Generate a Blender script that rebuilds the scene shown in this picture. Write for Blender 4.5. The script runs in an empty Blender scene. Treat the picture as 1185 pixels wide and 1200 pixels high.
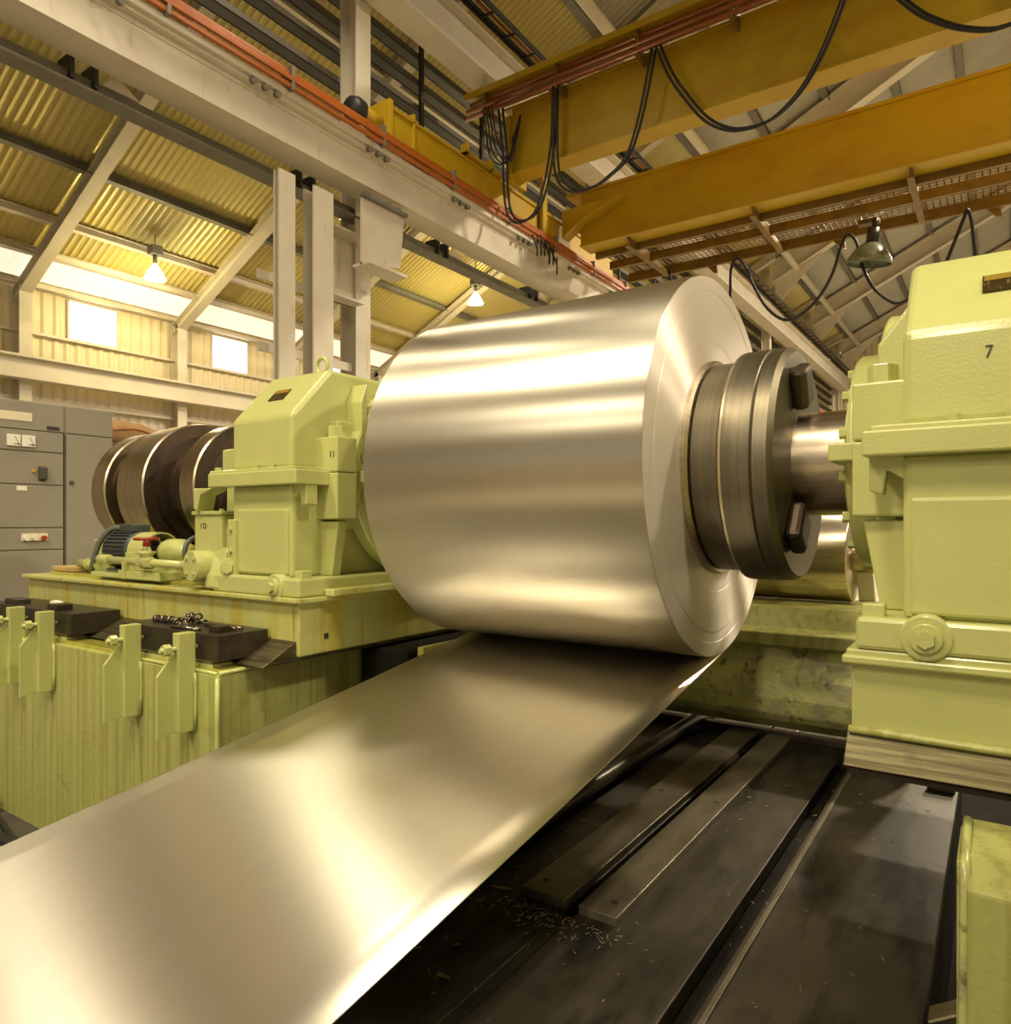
import bpy, bmesh, math, random
from mathutils import Vector, Matrix
random.seed(4)
scn = bpy.context.scene
COL = scn.collection

# ------------------------------------------------------------------ camera
YAW = 0.60268
FPX = 841.05
cam_d = bpy.data.cameras.new('camera')
cam = bpy.data.objects.new('camera', cam_d); COL.objects.link(cam)
cam.location = (0, 0, 1.78)
cam.rotation_euler = (math.pi/2, 0, YAW)
cam_d.sensor_fit = 'VERTICAL'; cam_d.sensor_height = 36.0
cam_d.lens = FPX/1200*36.0
cam_d.shift_y = (613.2-600)/1200
cam_d.clip_start = 0.05; cam_d.clip_end = 300
scn.camera = cam

# ------------------------------------------------------------------ world and exposure
w = bpy.data.worlds.new('sky'); scn.world = w; w.use_nodes = True
w.node_tree.nodes['Background'].inputs[0].default_value = (1.0, 0.90, 0.70, 1)
w.node_tree.nodes['Background'].inputs[1].default_value = 0.42
vs = scn.view_settings
vs.view_transform = 'Standard'; vs.look = 'None'; vs.gamma = 1; vs.use_curve_mapping = False
vs.exposure = 0.0
scn.cycles.use_denoising = True
scn.cycles.max_bounces = 8
scn.cycles.sample_clamp_indirect = 6.0

WARM = (1.0, 0.86, 0.62)
UNSEEN_LAMPS = [  # unseen hall lamps, several added to brighten parts: position, watts, reflector radius
    ((-0.9, -1.2, 8.6), 340, 0.55),
    ((4.6, 0.6, 8.6), 480, 0.55),
    ((-0.6, -7.5, 8.6), 450, 0.55),
    ((7.0, 7.5, 10.4), 1200, 0.55),  # added to brighten the coil end face
    ((-6.2, 6.2, 9.5), 85, 0.50),
    ((-6.0, 2.0, 9.2), 105, 0.50),
    ((-4.6, -2.2, 9.0), 480, 0.55),  # added to brighten the columns
    ((-0.4, -4.6, 5.2), 170, 0.40),  # added flood, brightens the cross beam under the coil
    ((2.2, 16.0, 12.0), 2400, 0.55),  # this and the next two added to brighten the far bay
    ((2.2, 27.0, 12.0), 3200, 0.55),
    ((2.2, 38.0, 12.0), 3600, 0.55),
    ((-12.5, 12.0, 9.0), 480, 0.45),  # this and the next added to brighten the aisle
    ((-12.5, 24.0, 8.6), 700, 0.45),
]

# ------------------------------------------------------------------ mesh builder
class MB:
    def __init__(s): s.bm = bmesh.new()
    def _new(s, vs, fs, smooth=False):
        v = [s.bm.verts.new(p) for p in vs]
        for f in fs:
            try:
                q = s.bm.faces.new([v[i] for i in f]); q.smooth = smooth
            except ValueError: pass
        return v
    def box(s, x0, x1, y0, y1, z0, z1):
        if x0 > x1: x0, x1 = x1, x0
        if y0 > y1: y0, y1 = y1, y0
        s._new([(x0,y0,z0),(x1,y0,z0),(x1,y1,z0),(x0,y1,z0),(x0,y0,z1),(x1,y0,z1),(x1,y1,z1),(x0,y1,z1)],
               [(0,3,2,1),(4,5,6,7),(0,1,5,4),(1,2,6,5),(2,3,7,6),(3,0,4,7)])
        return s
    def prism(s, axis, poly, a0, a1):
        # poly in the two remaining axes, in order (x:(y,z), y:(x,z), z:(x,y))
        def P(p, a):
            return {'x': (a, p[0], p[1]), 'y': (p[0], a, p[1]), 'z': (p[0], p[1], a)}[axis]
        n = len(poly)
        vs = [P(p, a0) for p in poly]+[P(p, a1) for p in poly]
        fs = [tuple(range(n))[::-1], tuple(range(n, 2*n))]
        fs += [(i, (i+1) % n, n+(i+1) % n, n+i) for i in range(n)]
        s._new(vs, fs)
        bmesh.ops.recalc_face_normals(s.bm, faces=s.bm.faces[:])
        return s
    def frame(s, d):
        d = Vector(d).normalized()
        up = Vector((0,0,1)) if abs(d.z) < .9 else Vector((1,0,0))
        a = d.cross(up).normalized(); b = a.cross(d).normalized()
        return d, a, b
    def cyl(s, p0, p1, r, n=16, r1=None, caps=True, smooth=True):
        p0, p1 = Vector(p0), Vector(p1); r1 = r if r1 is None else r1
        d, a, b = s.frame(p1-p0)
        off = math.pi/n
        vs = [];
        for p, rr in ((p0, r), (p1, r1)):
            for i in range(n):
                t = 2*math.pi*i/n+off
                vs.append(p+rr*(math.cos(t)*a+math.sin(t)*b))
        fs = [(i, (i+1) % n, n+(i+1) % n, n+i) for i in range(n)]
        v = s._new(vs, fs, smooth and n > 8)
        if caps:
            s.bm.faces.new(v[:n][::-1]); s.bm.faces.new(v[n:])
        return s
    def lathe(s, c, axis, prof, n=64, smooth=True):
        # prof: (distance along axis, radius)
        d, a, b = s.frame(axis); c = Vector(c); rings = []
        for t, r in prof:
            if r < 1e-6: rings.append([s.bm.verts.new(c+d*t)])
            else: rings.append([s.bm.verts.new(c+d*t+r*(math.cos(2*math.pi*i/n)*a+math.sin(2*math.pi*i/n)*b)) for i in range(n)])
        for q in range(len(rings)-1):
            A, B = rings[q], rings[q+1]
            for i in range(n):
                j = (i+1) % n
                if len(A) == 1 and len(B) == 1: continue
                if len(A) == 1: f = s.bm.faces.new((A[0], B[j], B[i]))
                elif len(B) == 1: f = s.bm.faces.new((A[i], A[j], B[0]))
                else: f = s.bm.faces.new((A[i], A[j], B[j], B[i]))
                f.smooth = smooth
        bmesh.ops.recalc_face_normals(s.bm, faces=s.bm.faces[:])
        return s
    def tube(s, pts, r, n=8, sub=4, closed=False):
        P = [Vector(p) for p in pts]
        if sub > 1 and len(P) > 2:
            Q = []
            for i in range(len(P)-1):
                p0 = P[i-1] if i > 0 else P[i]*2-P[i+1]
                p3 = P[i+2] if i+2 < len(P) else P[i+1]*2-P[i]
                for k in range(sub):
                    t = k/sub
                    Q.append(.5*((2*P[i])+(P[i+1]-p0)*t+(2*p0-5*P[i]+4*P[i+1]-p3)*t*t+(3*P[i]-p0-3*P[i+1]+p3)*t**3))
            Q.append(P[-1]); P = Q
        rings = []; a = None
        for i, p in enumerate(P):
            d = (P[min(i+1, len(P)-1)]-P[max(i-1, 0)]).normalized()
            if a is None: _, a, b = s.frame(d)
            a = (a-d*a.dot(d)).normalized(); b = d.cross(a)
            rings.append([s.bm.verts.new(p+r*(math.cos(2*math.pi*k/n)*a+math.sin(2*math.pi*k/n)*b)) for k in range(n)])
        for A, B in zip(rings, rings[1:]):
            for k in range(n):
                f = s.bm.faces.new((A[k], A[(k+1) % n], B[(k+1) % n], B[k])); f.smooth = True
        s.bm.faces.new(rings[0][::-1]); s.bm.faces.new(rings[-1])
        return s
    def torus(s, c, axis, R, r, n=32, m=10):
        d, a, b = s.frame(axis); c = Vector(c); rings = []
        for i in range(n):
            t = 2*math.pi*i/n; e = math.cos(t)*a+math.sin(t)*b
            rings.append([s.bm.verts.new(c+e*(R+r*math.cos(2*math.pi*k/m))+d*r*math.sin(2*math.pi*k/m)) for k in range(m)])
        for i in range(n):
            A, B = rings[i], rings[(i+1) % n]
            for k in range(m):
                f = s.bm.faces.new((A[k], B[k], B[(k+1) % m], A[(k+1) % m])); f.smooth = True
        bmesh.ops.recalc_face_normals(s.bm, faces=s.bm.faces[:])
        return s
    def hexbolt(s, p, axis, r, h, washer=True):
        d = Vector(axis).normalized(); p = Vector(p)
        if washer: s.cyl(p-d*.002, p+d*h*.25, r*1.35, 16)
        s.cyl(p-d*.002, p+d*h, r, 6)
        return s

def rootloc(o):
    v = Vector((0,0,0))
    while o is not None: v += o.location; o = o.parent
    return v

def obj(name, mb, m, parent=None, bevel=0, seg=2, loc=None):
    me = bpy.data.meshes.new(name)
    base = rootloc(parent) if parent is not None else Vector(loc or (0,0,0))
    mb.bm.transform(Matrix.Translation(-base))
    mb.bm.to_mesh(me); mb.bm.free()
    o = bpy.data.objects.new(name, me); COL.objects.link(o)
    if m is not None: me.materials.append(m)
    if parent is not None: o.parent = parent
    else: o.location = base
    if bevel:
        b = o.modifiers.new('bevel', 'BEVEL'); b.width = bevel; b.segments = seg; b.limit_method = 'ANGLE'; b.angle_limit = math.radians(40)
        b.harden_normals = False
    return o

def tag(o, label, cat, group=None):
    o['label'] = label; o['category'] = cat
    if group: o['group'] = group
    return o
def thing(name, label, cat, loc, group=None):
    o = bpy.data.objects.new(name, None); COL.objects.link(o); o.location = loc; o.empty_display_size = .1
    return tag(o, label, cat, group)
def struct(o): o['kind'] = 'structure'; return o

def text(name, body, m, parent, loc, size, rot, xs=1.0):
    cu = bpy.data.curves.new(name, 'FONT'); cu.body = body; cu.size = size; cu.extrude = .0006; cu.align_x = 'CENTER'; cu.align_y = 'CENTER'
    t = bpy.data.objects.new(name, cu); COL.objects.link(t)
    dg = bpy.context.evaluated_depsgraph_get()
    me = bpy.data.meshes.new_from_object(t.evaluated_get(dg)); bpy.data.objects.remove(t)
    o = bpy.data.objects.new(name, me); COL.objects.link(o); me.materials.clear(); me.materials.append(m)
    o.parent = parent; o.location = Vector(loc)-rootloc(parent); o.rotation_euler = rot; o.scale = (xs, 1, 1)
    return o

# ------------------------------------------------------------------ materials
def mat(name, col, rough=.5, metal=0, noise=None, bump=None, spec=.5, emit=None, coat=0):
    """noise=(scale vec, colour, low, high): patches of another colour; bump=(scale, strength)"""
    m = bpy.data.materials.new(name); m.use_nodes = True; nt = m.node_tree; p = nt.nodes['Principled BSDF']
    p.inputs['Base Color'].default_value = (*col, 1); p.inputs['Roughness'].default_value = rough; p.inputs['Metallic'].default_value = metal
    p.inputs['Specular IOR Level'].default_value = spec
    if coat: p.inputs['Coat Weight'].default_value = coat; p.inputs['Coat Roughness'].default_value = .12
    tc = nt.nodes.new('ShaderNodeTexCoord')
    last = None
    for k, (sc, c2, lo, hi) in enumerate(noise or []):
        mp = nt.nodes.new('ShaderNodeMapping'); mp.inputs['Scale'].default_value = sc; mp.inputs['Location'].default_value = (k*3.7, k*1.3, k*2.1)
        nz = nt.nodes.new('ShaderNodeTexNoise'); nz.inputs['Scale'].default_value = 1; nz.inputs['Detail'].default_value = 6; nz.inputs['Roughness'].default_value = .62
        rp = nt.nodes.new('ShaderNodeMapRange'); rp.inputs['From Min'].default_value = lo; rp.inputs['From Max'].default_value = hi
        mx = nt.nodes.new('ShaderNodeMix'); mx.data_type = 'RGBA'
        nt.links.new(tc.outputs['Object'], mp.inputs['Vector']); nt.links.new(mp.outputs[0], nz.inputs['Vector'])
        nt.links.new(nz.outputs['Fac'], rp.inputs['Value']); nt.links.new(rp.outputs[0], mx.inputs['Factor'])
        if last is None: mx.inputs['A'].default_value = (*col, 1)
        else: nt.links.new(last, mx.inputs['A'])
        mx.inputs['B'].default_value = (*c2, 1); last = mx.outputs['Result']
    if last is not None: nt.links.new(last, p.inputs['Base Color'])
    if bump:
        nz = nt.nodes.new('ShaderNodeTexNoise'); nz.inputs['Scale'].default_value = bump[0]; nz.inputs['Detail'].default_value = 3
        bp = nt.nodes.new('ShaderNodeBump'); bp.inputs['Strength'].default_value = bump[1]; bp.inputs['Distance'].default_value = .01
        nt.links.new(tc.outputs['Object'], nz.inputs['Vector']); nt.links.new(nz.outputs['Fac'], bp.inputs['Height']); nt.links.new(bp.outputs[0], p.inputs['Normal'])
    if emit:
        p.inputs['Emission Color'].default_value = (*emit[0], 1); p.inputs['Emission Strength'].default_value = emit[1]
    return m

G = (.50, .515, .18)
M = {}
M['green'] = mat('green_paint', G, .32, 0, [((2.5,2.5,2.5), (.49,.55,.17), .45, .75), ((30,30,3), (.50,.50,.17), .58, .8)], (120, .10), coat=.25)
M['green_clean'] = mat('green_paint_clean', (.50,.515,.185), .30, 0, [((3,3,3), (.45,.475,.165), .45, .75)], (130, .09), coat=.3)
M['green_stain'] = mat('green_paint_rusty', G, .36, 0, [((6,6,.45), (.48,.41,.075), .46, .62), ((18,18,.7), (.36,.23,.03), .56, .70), ((3,3,3), (.45,.47,.16), .5, .8)], (50, .2), coat=.15)
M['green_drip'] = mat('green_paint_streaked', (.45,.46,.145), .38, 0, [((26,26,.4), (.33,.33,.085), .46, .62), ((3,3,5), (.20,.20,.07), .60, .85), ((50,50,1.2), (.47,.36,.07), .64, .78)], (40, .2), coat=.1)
M['green_mottled'] = mat('green_paint_worn', (.58,.60,.21), .33, .1, [((7,7,9), (.38,.36,.22), .45, .65), ((18,5,18), (.07,.06,.045), .55, .72), ((5,5,5), (.48,.52,.16), .55, .7)], (25, .3), coat=.1)
M['oily_green'] = mat('oily_green', (.36,.34,.05), .15, 0, [((9,9,9), (.52,.46,.08), .4, .7)], (30,.2), coat=.5)
M['dark_gap'] = mat('shaded_gap_steel', (.014,.012,.009), .7, 0, [((6,6,6), (.024,.02,.014), .4, .7)], spec=.08)  # near black paints in the shade of gaps and grooves
M['pit'] = mat('shaded_oily_pit_floor', (.012,.010,.008), .8, 0, [((4,4,4), (.02,.017,.012), .4, .7)], spec=.04)  # oily floor, blackened so the pit stays in shade under the lamps
M['steel'] = mat('machined_steel', (.60,.52,.40), .28, 1, [((2,40,40), (.42,.36,.26), .45, .7)], (8,.05))
M['steel_way'] = mat('oily_slideway', (.185,.165,.085), .45, .85, [((2,3,70), (.095,.08,.04), .45, .58), ((8,8,8), (.10,.08,.045), .55, .75)], (12,.08))
M['drum'] = mat('turned_steel', (.56,.48,.35), .30, 1, [((60,1.5,1.5), (.42,.35,.25), .45, .65)], None)
M['drum_dark'] = mat('turned_steel_dark', (.12,.09,.065), .42, .9, [((20,3,3), (.06,.045,.03), .45, .7)], None)
M['chuck'] = mat('chuck_steel', (.17,.15,.105), .42, .95, [((90,1,1), (.21,.18,.125), .45, .65), ((5,5,5), (.14,.12,.085), .5, .8)], None)
M['chuck_edge'] = mat('chuck_polished_edge', (.62,.52,.36), .3, 1)
M['black_steel'] = mat('black_oily_steel', (.050,.040,.030), .36, .55, [((9,9,9), (.085,.065,.045), .45, .7)], (20,.2))
M['deck'] = mat('oily_deck_steel', (.066,.055,.038), .48, .55, [((3.2,2.4,3), (.10,.085,.058), .46, .66), ((7,1.5,5), (.022,.019,.014), .48, .62), ((60,14,9), (.15,.12,.07), .70, .80), ((11,5,5), (.10,.07,.03), .62, .78)], (25,.14))
M['deck_plate'] = mat('worn_guide_plate', (.22,.19,.13), .40, .55, [((9,2.5,3), (.12,.10,.066), .45, .65), ((40,4,4), (.17,.15,.105), .62, .75)], (60,.2))
M['floor'] = mat('dark_concrete', (.075,.065,.045), .6, 0, [((2,2,2), (.04,.034,.025), .42, .65), ((12,12,12), (.11,.09,.06), .6, .75)], (15,.3))
M['concrete'] = mat('pale_concrete', (.36,.32,.24), .6, 0, [((.4,.4,.4), (.28,.25,.18), .4, .7), ((4,4,4), (.22,.19,.14), .6, .8)], (10,.1))
M['yellow'] = mat('crane_yellow', (.50,.325,.008), .45, 0, [((1.2,1.2,2.5), (.44,.255,.006), .45, .7), ((9,9,14), (.36,.19,.012), .66, .8)], (6,.06))
M['yellow_dark'] = mat('crane_yellow_dark', (.20,.11,.010), .5, 0, [((4,4,4), (.12,.065,.008), .45, .7)])  # darker yellow for brackets, walkway frame and grating
M['white'] = mat('white_steelwork', (.66,.60,.49), .5, 0, [((1.5,1.5,1.5), (.60,.52,.42), .45, .7), ((8,8,2), (.42,.36,.27), .62, .82)], (12,.05))
M['white_far'] = mat('cream_steelwork', (.60,.54,.42), .55, 0, [((1,1,1), (.52,.46,.35), .45, .7)])
M['grey_steel'] = mat('grey_steelwork', (.20,.185,.145), .55, .1, [((3,3,3), (.14,.13,.10), .45, .7)])
M['tray'] = mat('cable_tray_grey', (.035,.032,.028), .5, .2, [((3,3,3), (.055,.05,.045), .5, .7)])
M['tray_lip'] = mat('cable_tray_edge', (.13,.115,.095), .5, .2)
M['orange'] = mat('orange_conductor', (.40,.105,.013), .4, 0, [((6,6,6), (.30,.07,.010), .5, .75)])
M['rust_tube'] = mat('red_brown_conduit', (.30,.085,.02), .3, .1, [((5,9,9), (.20,.05,.015), .5, .75)], coat=.3)
M['black'] = mat('black_rubber', (.018,.016,.014), .5, 0)
M['hose'] = mat('grey_hose', (.12,.125,.10), .5, 0)
M['cabinet'] = mat('grey_cabinet_enamel', (.27,.245,.19), .45, 0, [((2,2,2), (.24,.215,.165), .45, .7)], (60,.03))
M['seam'] = mat('cabinet_seam', (.07,.062,.05), .6, 0)
M['ivory'] = mat('ivory_plastic', (.72,.64,.46), .35, 0)
M['white_plastic'] = mat('white_dial', (.80,.76,.66), .3, 0)
M['red'] = mat('red_enamel', (.34,.035,.015), .4, 0, [((30,30,30), (.22,.025,.012), .5, .7)])
M['motor'] = mat('blue_grey_motor', (.055,.062,.06), .42, .1, [((20,20,20), (.085,.09,.08), .5, .7)])
M['brass'] = mat('brass', (.60,.40,.12), .3, 1)
M['amber'] = mat('amber_plastic', (.62,.33,.03), .4, 0)
M['ink'] = mat('black_ink', (.03,.028,.02), .5, 0)
M['plate'] = mat('dark_nameplate', (.07,.05,.018), .3, .6, [((90,40,40), (.36,.25,.05), .56, .66)])
M['plate_gold'] = mat('nameplate_gold', (.60,.40,.06), .3, .7)
M['tool'] = mat('tool_steel', (.20,.17,.13), .3, .9, [((30,30,30), (.5,.44,.34), .55, .7)])
M['rag'] = mat('white_rag', (.72,.66,.5), .8, 0)
M['sack'] = mat('brown_sack', (.40,.24,.10), .8, 0, [((6,6,6), (.30,.17,.06), .45, .7)], (20,.3))
M['wood'] = mat('pale_wood', (.50,.36,.15), .6, 0, [((4,40,40), (.40,.27,.10), .45, .7)])
M['sheet_wall'] = mat('cream_wall_sheet', (.70,.60,.36), .5, 0, [((.5,.5,.3), (.64,.54,.36), .45, .7)])
M['sheet_low'] = mat('pink_grey_wall_sheet', (.68,.60,.48), .55, 0)
M['sheet_roof'] = mat('roof_sheet', (.56,.46,.16), .38, .25, [((.35,.35,.35), (.50,.43,.19), .45, .65)])
M['sheet_roof2'] = mat('roof_sheet_grey', (.42,.40,.33), .5, .2, [((.35,.35,.35), (.36,.34,.28), .45, .65)])
M['skylight'] = mat('translucent_roof_sheet', (.8,.75,.62), .6, 0, emit=((1.0,.90,.70), .75))
M['window'] = mat('sunlit_window', (.9,.85,.75), .5, 0, emit=((1.0,.93,.80), 2.2))
M['lampglow'] = mat('lamp_glow', (1,1,.9), .5, 0, emit=((1.0,.93,.62), 14))
M['dome'] = mat('lamp_dome_grey_green', (.17,.19,.13), .25, .3, coat=.3)
M['tin'] = mat('lamp_reflector_tin', (.62,.58,.48), .35, .7)

# brushed aluminium: brushed round the coil's axis / along the strip
def alu(name, rough, col, kind):
    m = bpy.data.materials.new(name); m.use_nodes = True; nt = m.node_tree; p = nt.nodes['Principled BSDF']
    p.inputs['Metallic'].default_value = .55 if kind == 'face' else 1; p.inputs['Roughness'].default_value = rough
    p.inputs['Anisotropic'].default_value = .97 if kind == 'coil' else .95
    tg = nt.nodes.new('ShaderNodeTangent')
    tc = nt.nodes.new('ShaderNodeTexCoord'); mp = nt.nodes.new('ShaderNodeMapping'); nz = nt.nodes.new('ShaderNodeTexNoise'); cr = nt.nodes.new('ShaderNodeMix'); cr.data_type = 'RGBA'
    nz.inputs['Scale'].default_value = 1; nz.inputs['Detail'].default_value = 3
    if kind == 'coil':
        tg.direction_type = 'RADIAL'; tg.axis = 'X'; p.inputs['Anisotropic Rotation'].default_value = .25
        mp.inputs['Scale'].default_value = (14, .4, .4)
    elif kind == 'face':
        tg.direction_type = 'RADIAL'; tg.axis = 'X'; p.inputs['Anisotropic Rotation'].default_value = .25
        mp.inputs['Scale'].default_value = (1, 1, 1)
    else:
        tg.direction_type = 'UV_MAP'; tg.uv_map = 'UVMap'
        mp.inputs['Scale'].default_value = (18, .3, .3)
    nt.links.new(tg.outputs[0], p.inputs['Tangent'])
    nt.links.new(tc.outputs['Object'], mp.inputs[0]); nt.links.new(mp.outputs[0], nz.inputs['Vector'])
    nt.links.new(nz.outputs['Fac'], cr.inputs['Factor'])
    cr.inputs['A'].default_value = (*[c*.93 for c in col], 1); cr.inputs['B'].default_value = (*col, 1)
    nt.links.new(cr.outputs['Result'], p.inputs['Base Color'])
    return m
M['coil'] = alu('rolled_aluminium', .38, (.76,.71,.585), 'coil')
M['coil_face'] = alu('wound_aluminium_edge', .45, (.84,.77,.68), 'face')
M['strip'] = alu("aluminium_strip", .30, (.90,.86,.76), 'strip')

# ================================================================== STRUCTURE
H0 = 1.78
XW = -18.5                    # left wall
def roof_z(x): return 7.27+.5*(x-XW) if x < 4 else 18.52-.5*(x-4)
# floor
f = MB(); f.box(-20, 22, -16, 52, -.12, 0)
o = struct(obj('floor', f, M['concrete']))
f = MB(); f.box(-2.86, 2.6, -2.5, 11, -.01, .006); obj('pit_floor', f, M['pit'], o)
f = MB(); f.box(-6.6, -2.86, -2.5, 5, -.01, .006); obj('oily_floor', f, M['floor'], o)
# ceiling: corrugated sheets between rafters, purlins, rafters
ceil = bpy.data.objects.new('ceiling', None); COL.objects.link(ceil); ceil.location = (0, 15, 12); struct(ceil)
def corrugated(y0, y1, xa, xb, zf, pitch, amp, mb=None, dz=0.0):
    mb = mb or MB(); n = max(2, int((y1-y0)/pitch*4)); prof = [0, amp*.75, amp, amp*.75]
    A = []; B = []
    for i in range(n+1):
        y = y0+(y1-y0)*i/n; h = prof[i % 4]+dz
        A.append(mb.bm.verts.new((xa, y, zf(xa)+h))); B.append(mb.bm.verts.new((xb, y, zf(xb)+h)))
    for i in range(n):
        q = mb.bm.faces.new((A[i], A[i+1], B[i+1], B[i]))
    return mb
RAF = [7.2+3.77*k for k in range(-6, 12)]
for k in range(len(RAF)-1):
    for xa, xb, m in ((XW-.3, -17.45, 'skylight' if k in (5,6,7,8,9) else 'sheet_roof'), (-17.45, -7.4, 'sheet_roof'), (-7.4, 4.0, 'sheet_roof2'), (4.0, 18, 'sheet_roof2')):
        obj('roof_sheet', corrugated(RAF[k], RAF[k+1], xa, xb, roof_z, .15, .04, dz=.0), M[m], ceil)
PURX = [-18.3, -17.4, -16.5, -15.1, -13.6, -12.1, -10.6, -9.1, -7.4, -5.8, -4.2, -2.6, -1.0, .6, 2.2, 3.8]
for x in PURX:
    z = roof_z(x)
    mb = MB(); d = .09 if x < -7.5 else .1
    mb.box(x-d, x+d, RAF[0], RAF[-1], z-.17, z-.155); mb.box(x-.012, x+.012, RAF[0], RAF[-1], z-.16, z-.03); mb.box(x-d, x+d, RAF[0], RAF[-1], z-.03, z-.015)
    obj('purlin', mb, M['grey_steel'] if x > -7.5 or x in (-13.6,-15.1) else M['white_far'], ceil)
def ibeam_slope(mb, x0, x1, y, depth, fw, drop=.17):
    z0, z1 = roof_z(x0)-drop, roof_z(x1)-drop
    for (a, b, hw) in ((0, .03, fw), (.03, depth-.03, .012), (depth-.03, depth, fw)):
        mb.prism('y', [(x0, z0-a), (x1, z1-a), (x1, z1-b), (x0, z0-b)], y-hw, y+hw)
for k, y in enumerate(RAF):
    mb = MB(); ibeam_slope(mb, XW+.1, -7.4, y, .30, .13)
    obj('rafter', mb, M['white_far'], ceil)
COLY = [-8.0, -.4, 7.4, 15.2, 23.0, 30.8, 38.6, 46.4]
for y in COLY:
    mb = MB(); ibeam_slope(mb, -7.7, 4.0, y-.15, .85, .19)
    obj('rafter', mb, M['white'], ceil)
    # haunch at the column
    mb = MB(); mb.prism('y', [(-7.6, roof_z(-7.6)-.9), (-5.6, roof_z(-5.6)-.95), (-7.6, roof_z(-7.6)-2.1)], y-.165, y-.135)
    obj('haunch_plate', mb, M['white'], ceil)

# left wall: corrugated sheets, columns, girts, crane-type beam
wl = bpy.data.objects.new('wall_left', None); COL.objects.link(wl); wl.location = (XW, 15, 0); struct(wl)
def wall_sheet(y0, y1, z0, z1, m, pitch=.26, amp=.035, x=XW):
    mb = MB(); n = int((y1-y0)/pitch*4); prof = [0, 0, amp, amp]; A = []; B = []
    for i in range(n+1):
        y = y0+(y1-y0)*i/n
        A.append(mb.bm.verts.new((x-prof[i % 4], y, z0))); B.append(mb.bm.verts.new((x-prof[i % 4], y, z1)))
    for i in range(n): mb.bm.faces.new((A[i], A[i+1], B[i+1], B[i]))
    obj('wall_sheet', mb, m, wl)
WINS = [(8.28, 9.44), (12.1, 13.29), (15.85, 17.05), (19.6, 20.8), (4.5, 5.66)]
WZ0, WZ1 = 6.22, 7.17
edges = sorted([RAF[0]]+[v for wv in WINS for v in wv]+[RAF[-1]])
for k in range(len(RAF)-1):
    wall_sheet(RAF[k], RAF[k+1], 0, 4.9, M['sheet_low'])
    wall_sheet(RAF[k], RAF[k+1], 4.9, WZ0, M['sheet_wall'])
    ws = [wv for wv in WINS if RAF[k] < wv[0] < RAF[k+1]]
    y = RAF[k]
    for a, b in ws:
        wall_sheet(y, a, WZ0, WZ1+.15, M['sheet_wall']); wall_sheet(a, b, WZ1, WZ1+.15, M['sheet_wall']); y = b
    wall_sheet(y, RAF[k+1], WZ0, WZ1+.15, M['sheet_wall'])
for i, (a, b) in enumerate(WINS):
    mb = MB(); mb.box(XW-.03, XW-.01, a, b, WZ0, WZ1)
    wo = struct(obj('window_%d' % (i+1), mb, M['window'], loc=(XW, a, WZ0)))
    mb = MB(); mb.box(XW-.012, XW+.03, a-.03, a+.02, WZ0, WZ1); mb.box(XW-.012, XW+.03, b-.02, b+.03, WZ0, WZ1); mb.box(XW-.012, XW+.03, a, b, WZ1-.02, WZ1+.03); mb.box(XW-.012, XW+.03, a, b, WZ0-.03, WZ0+.02)
    obj('window_frame', mb, M['white_far'], wo)
for y in RAF:
    mb = MB(); mb.box(XW+.02, XW+.40, y-.012, y+.012, 0, 7.15); mb.box(XW+.38, XW+.41, y-.13, y+.13, 0, 7.15); mb.box(XW+.02, XW+.05, y-.13, y+.13, 0, 7.15)
    obj('wall_column', mb, M['white_far'], wl)
for z, d, h in ((6.18, .1, .06), (4.62, .16, .10), (3.2, .12, .1), (1.8, .12, .1)):
    mb = MB(); mb.box(XW+.02, XW+.02+d, RAF[0], RAF[-1], z-h/2, z+h/2); obj('girt', mb, M['white_far'], wl)
mb = MB(); mb.box(XW+.41, XW+.55, RAF[0], RAF[-1], 5.02, 5.50); mb.box(XW+.38, XW+.7, RAF[0], RAF[-1], 5.48, 5.53); mb.box(XW+.38, XW+.7, RAF[0], RAF[-1], 5.0, 5.04)
obj('eaves_beam', mb, M['white_far'], wl)
# far end wall
wb = bpy.data.objects.new('wall_back', None); COL.objects.link(wb); wb.location = (0, 49, 0); struct(wb)
for i in range(12):
    xa = XW+i*3.1; mb = MB(); n = 40; prof = [0, 0, .04, .04]; A = []; B = []
    for j in range(n+1):
        x = xa+3.1*j/n; A.append(mb.bm.verts.new((x, 49+prof[j % 4], 0))); B.append(mb.bm.verts.new((x, 49+prof[j % 4], roof_z(x))))
    for j in range(n): mb.bm.faces.new((A[j], A[j+1], B[j+1], B[j]))
    obj('wall_sheet', mb, M['sheet_roof2'] if i > 3 else M['sheet_wall'], wb)
# wall behind the camera and right wall, with their window bands left open to the sky
wf = bpy.data.objects.new('wall_front', None); COL.objects.link(wf); wf.location = (0, -15, 0); struct(wf)
for z0, z1 in ((0, 3.2), (6.2, 9.5)):
    mb = MB(); mb.box(XW, 18, -15.1, -15, z0, z1); obj('wall_sheet', mb, M['sheet_low'], wf)
for i in range(12):
    x = XW+i*3.3; mb = MB(); mb.box(x-.15, x+.15, -15, -14.7, 0, 9.5); obj('wall_column', mb, M['white_far'], wf)
wr = bpy.data.objects.new('wall_right', None); COL.objects.link(wr); wr.location = (18, 15, 0); struct(wr)
for z0, z1 in ((0, 3.2), (6.2, 11.6)):
    mb = MB(); mb.box(18, 18.1, -15, 49, z0, z1); obj('wall_sheet', mb, M['sheet_low'], wr)

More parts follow.
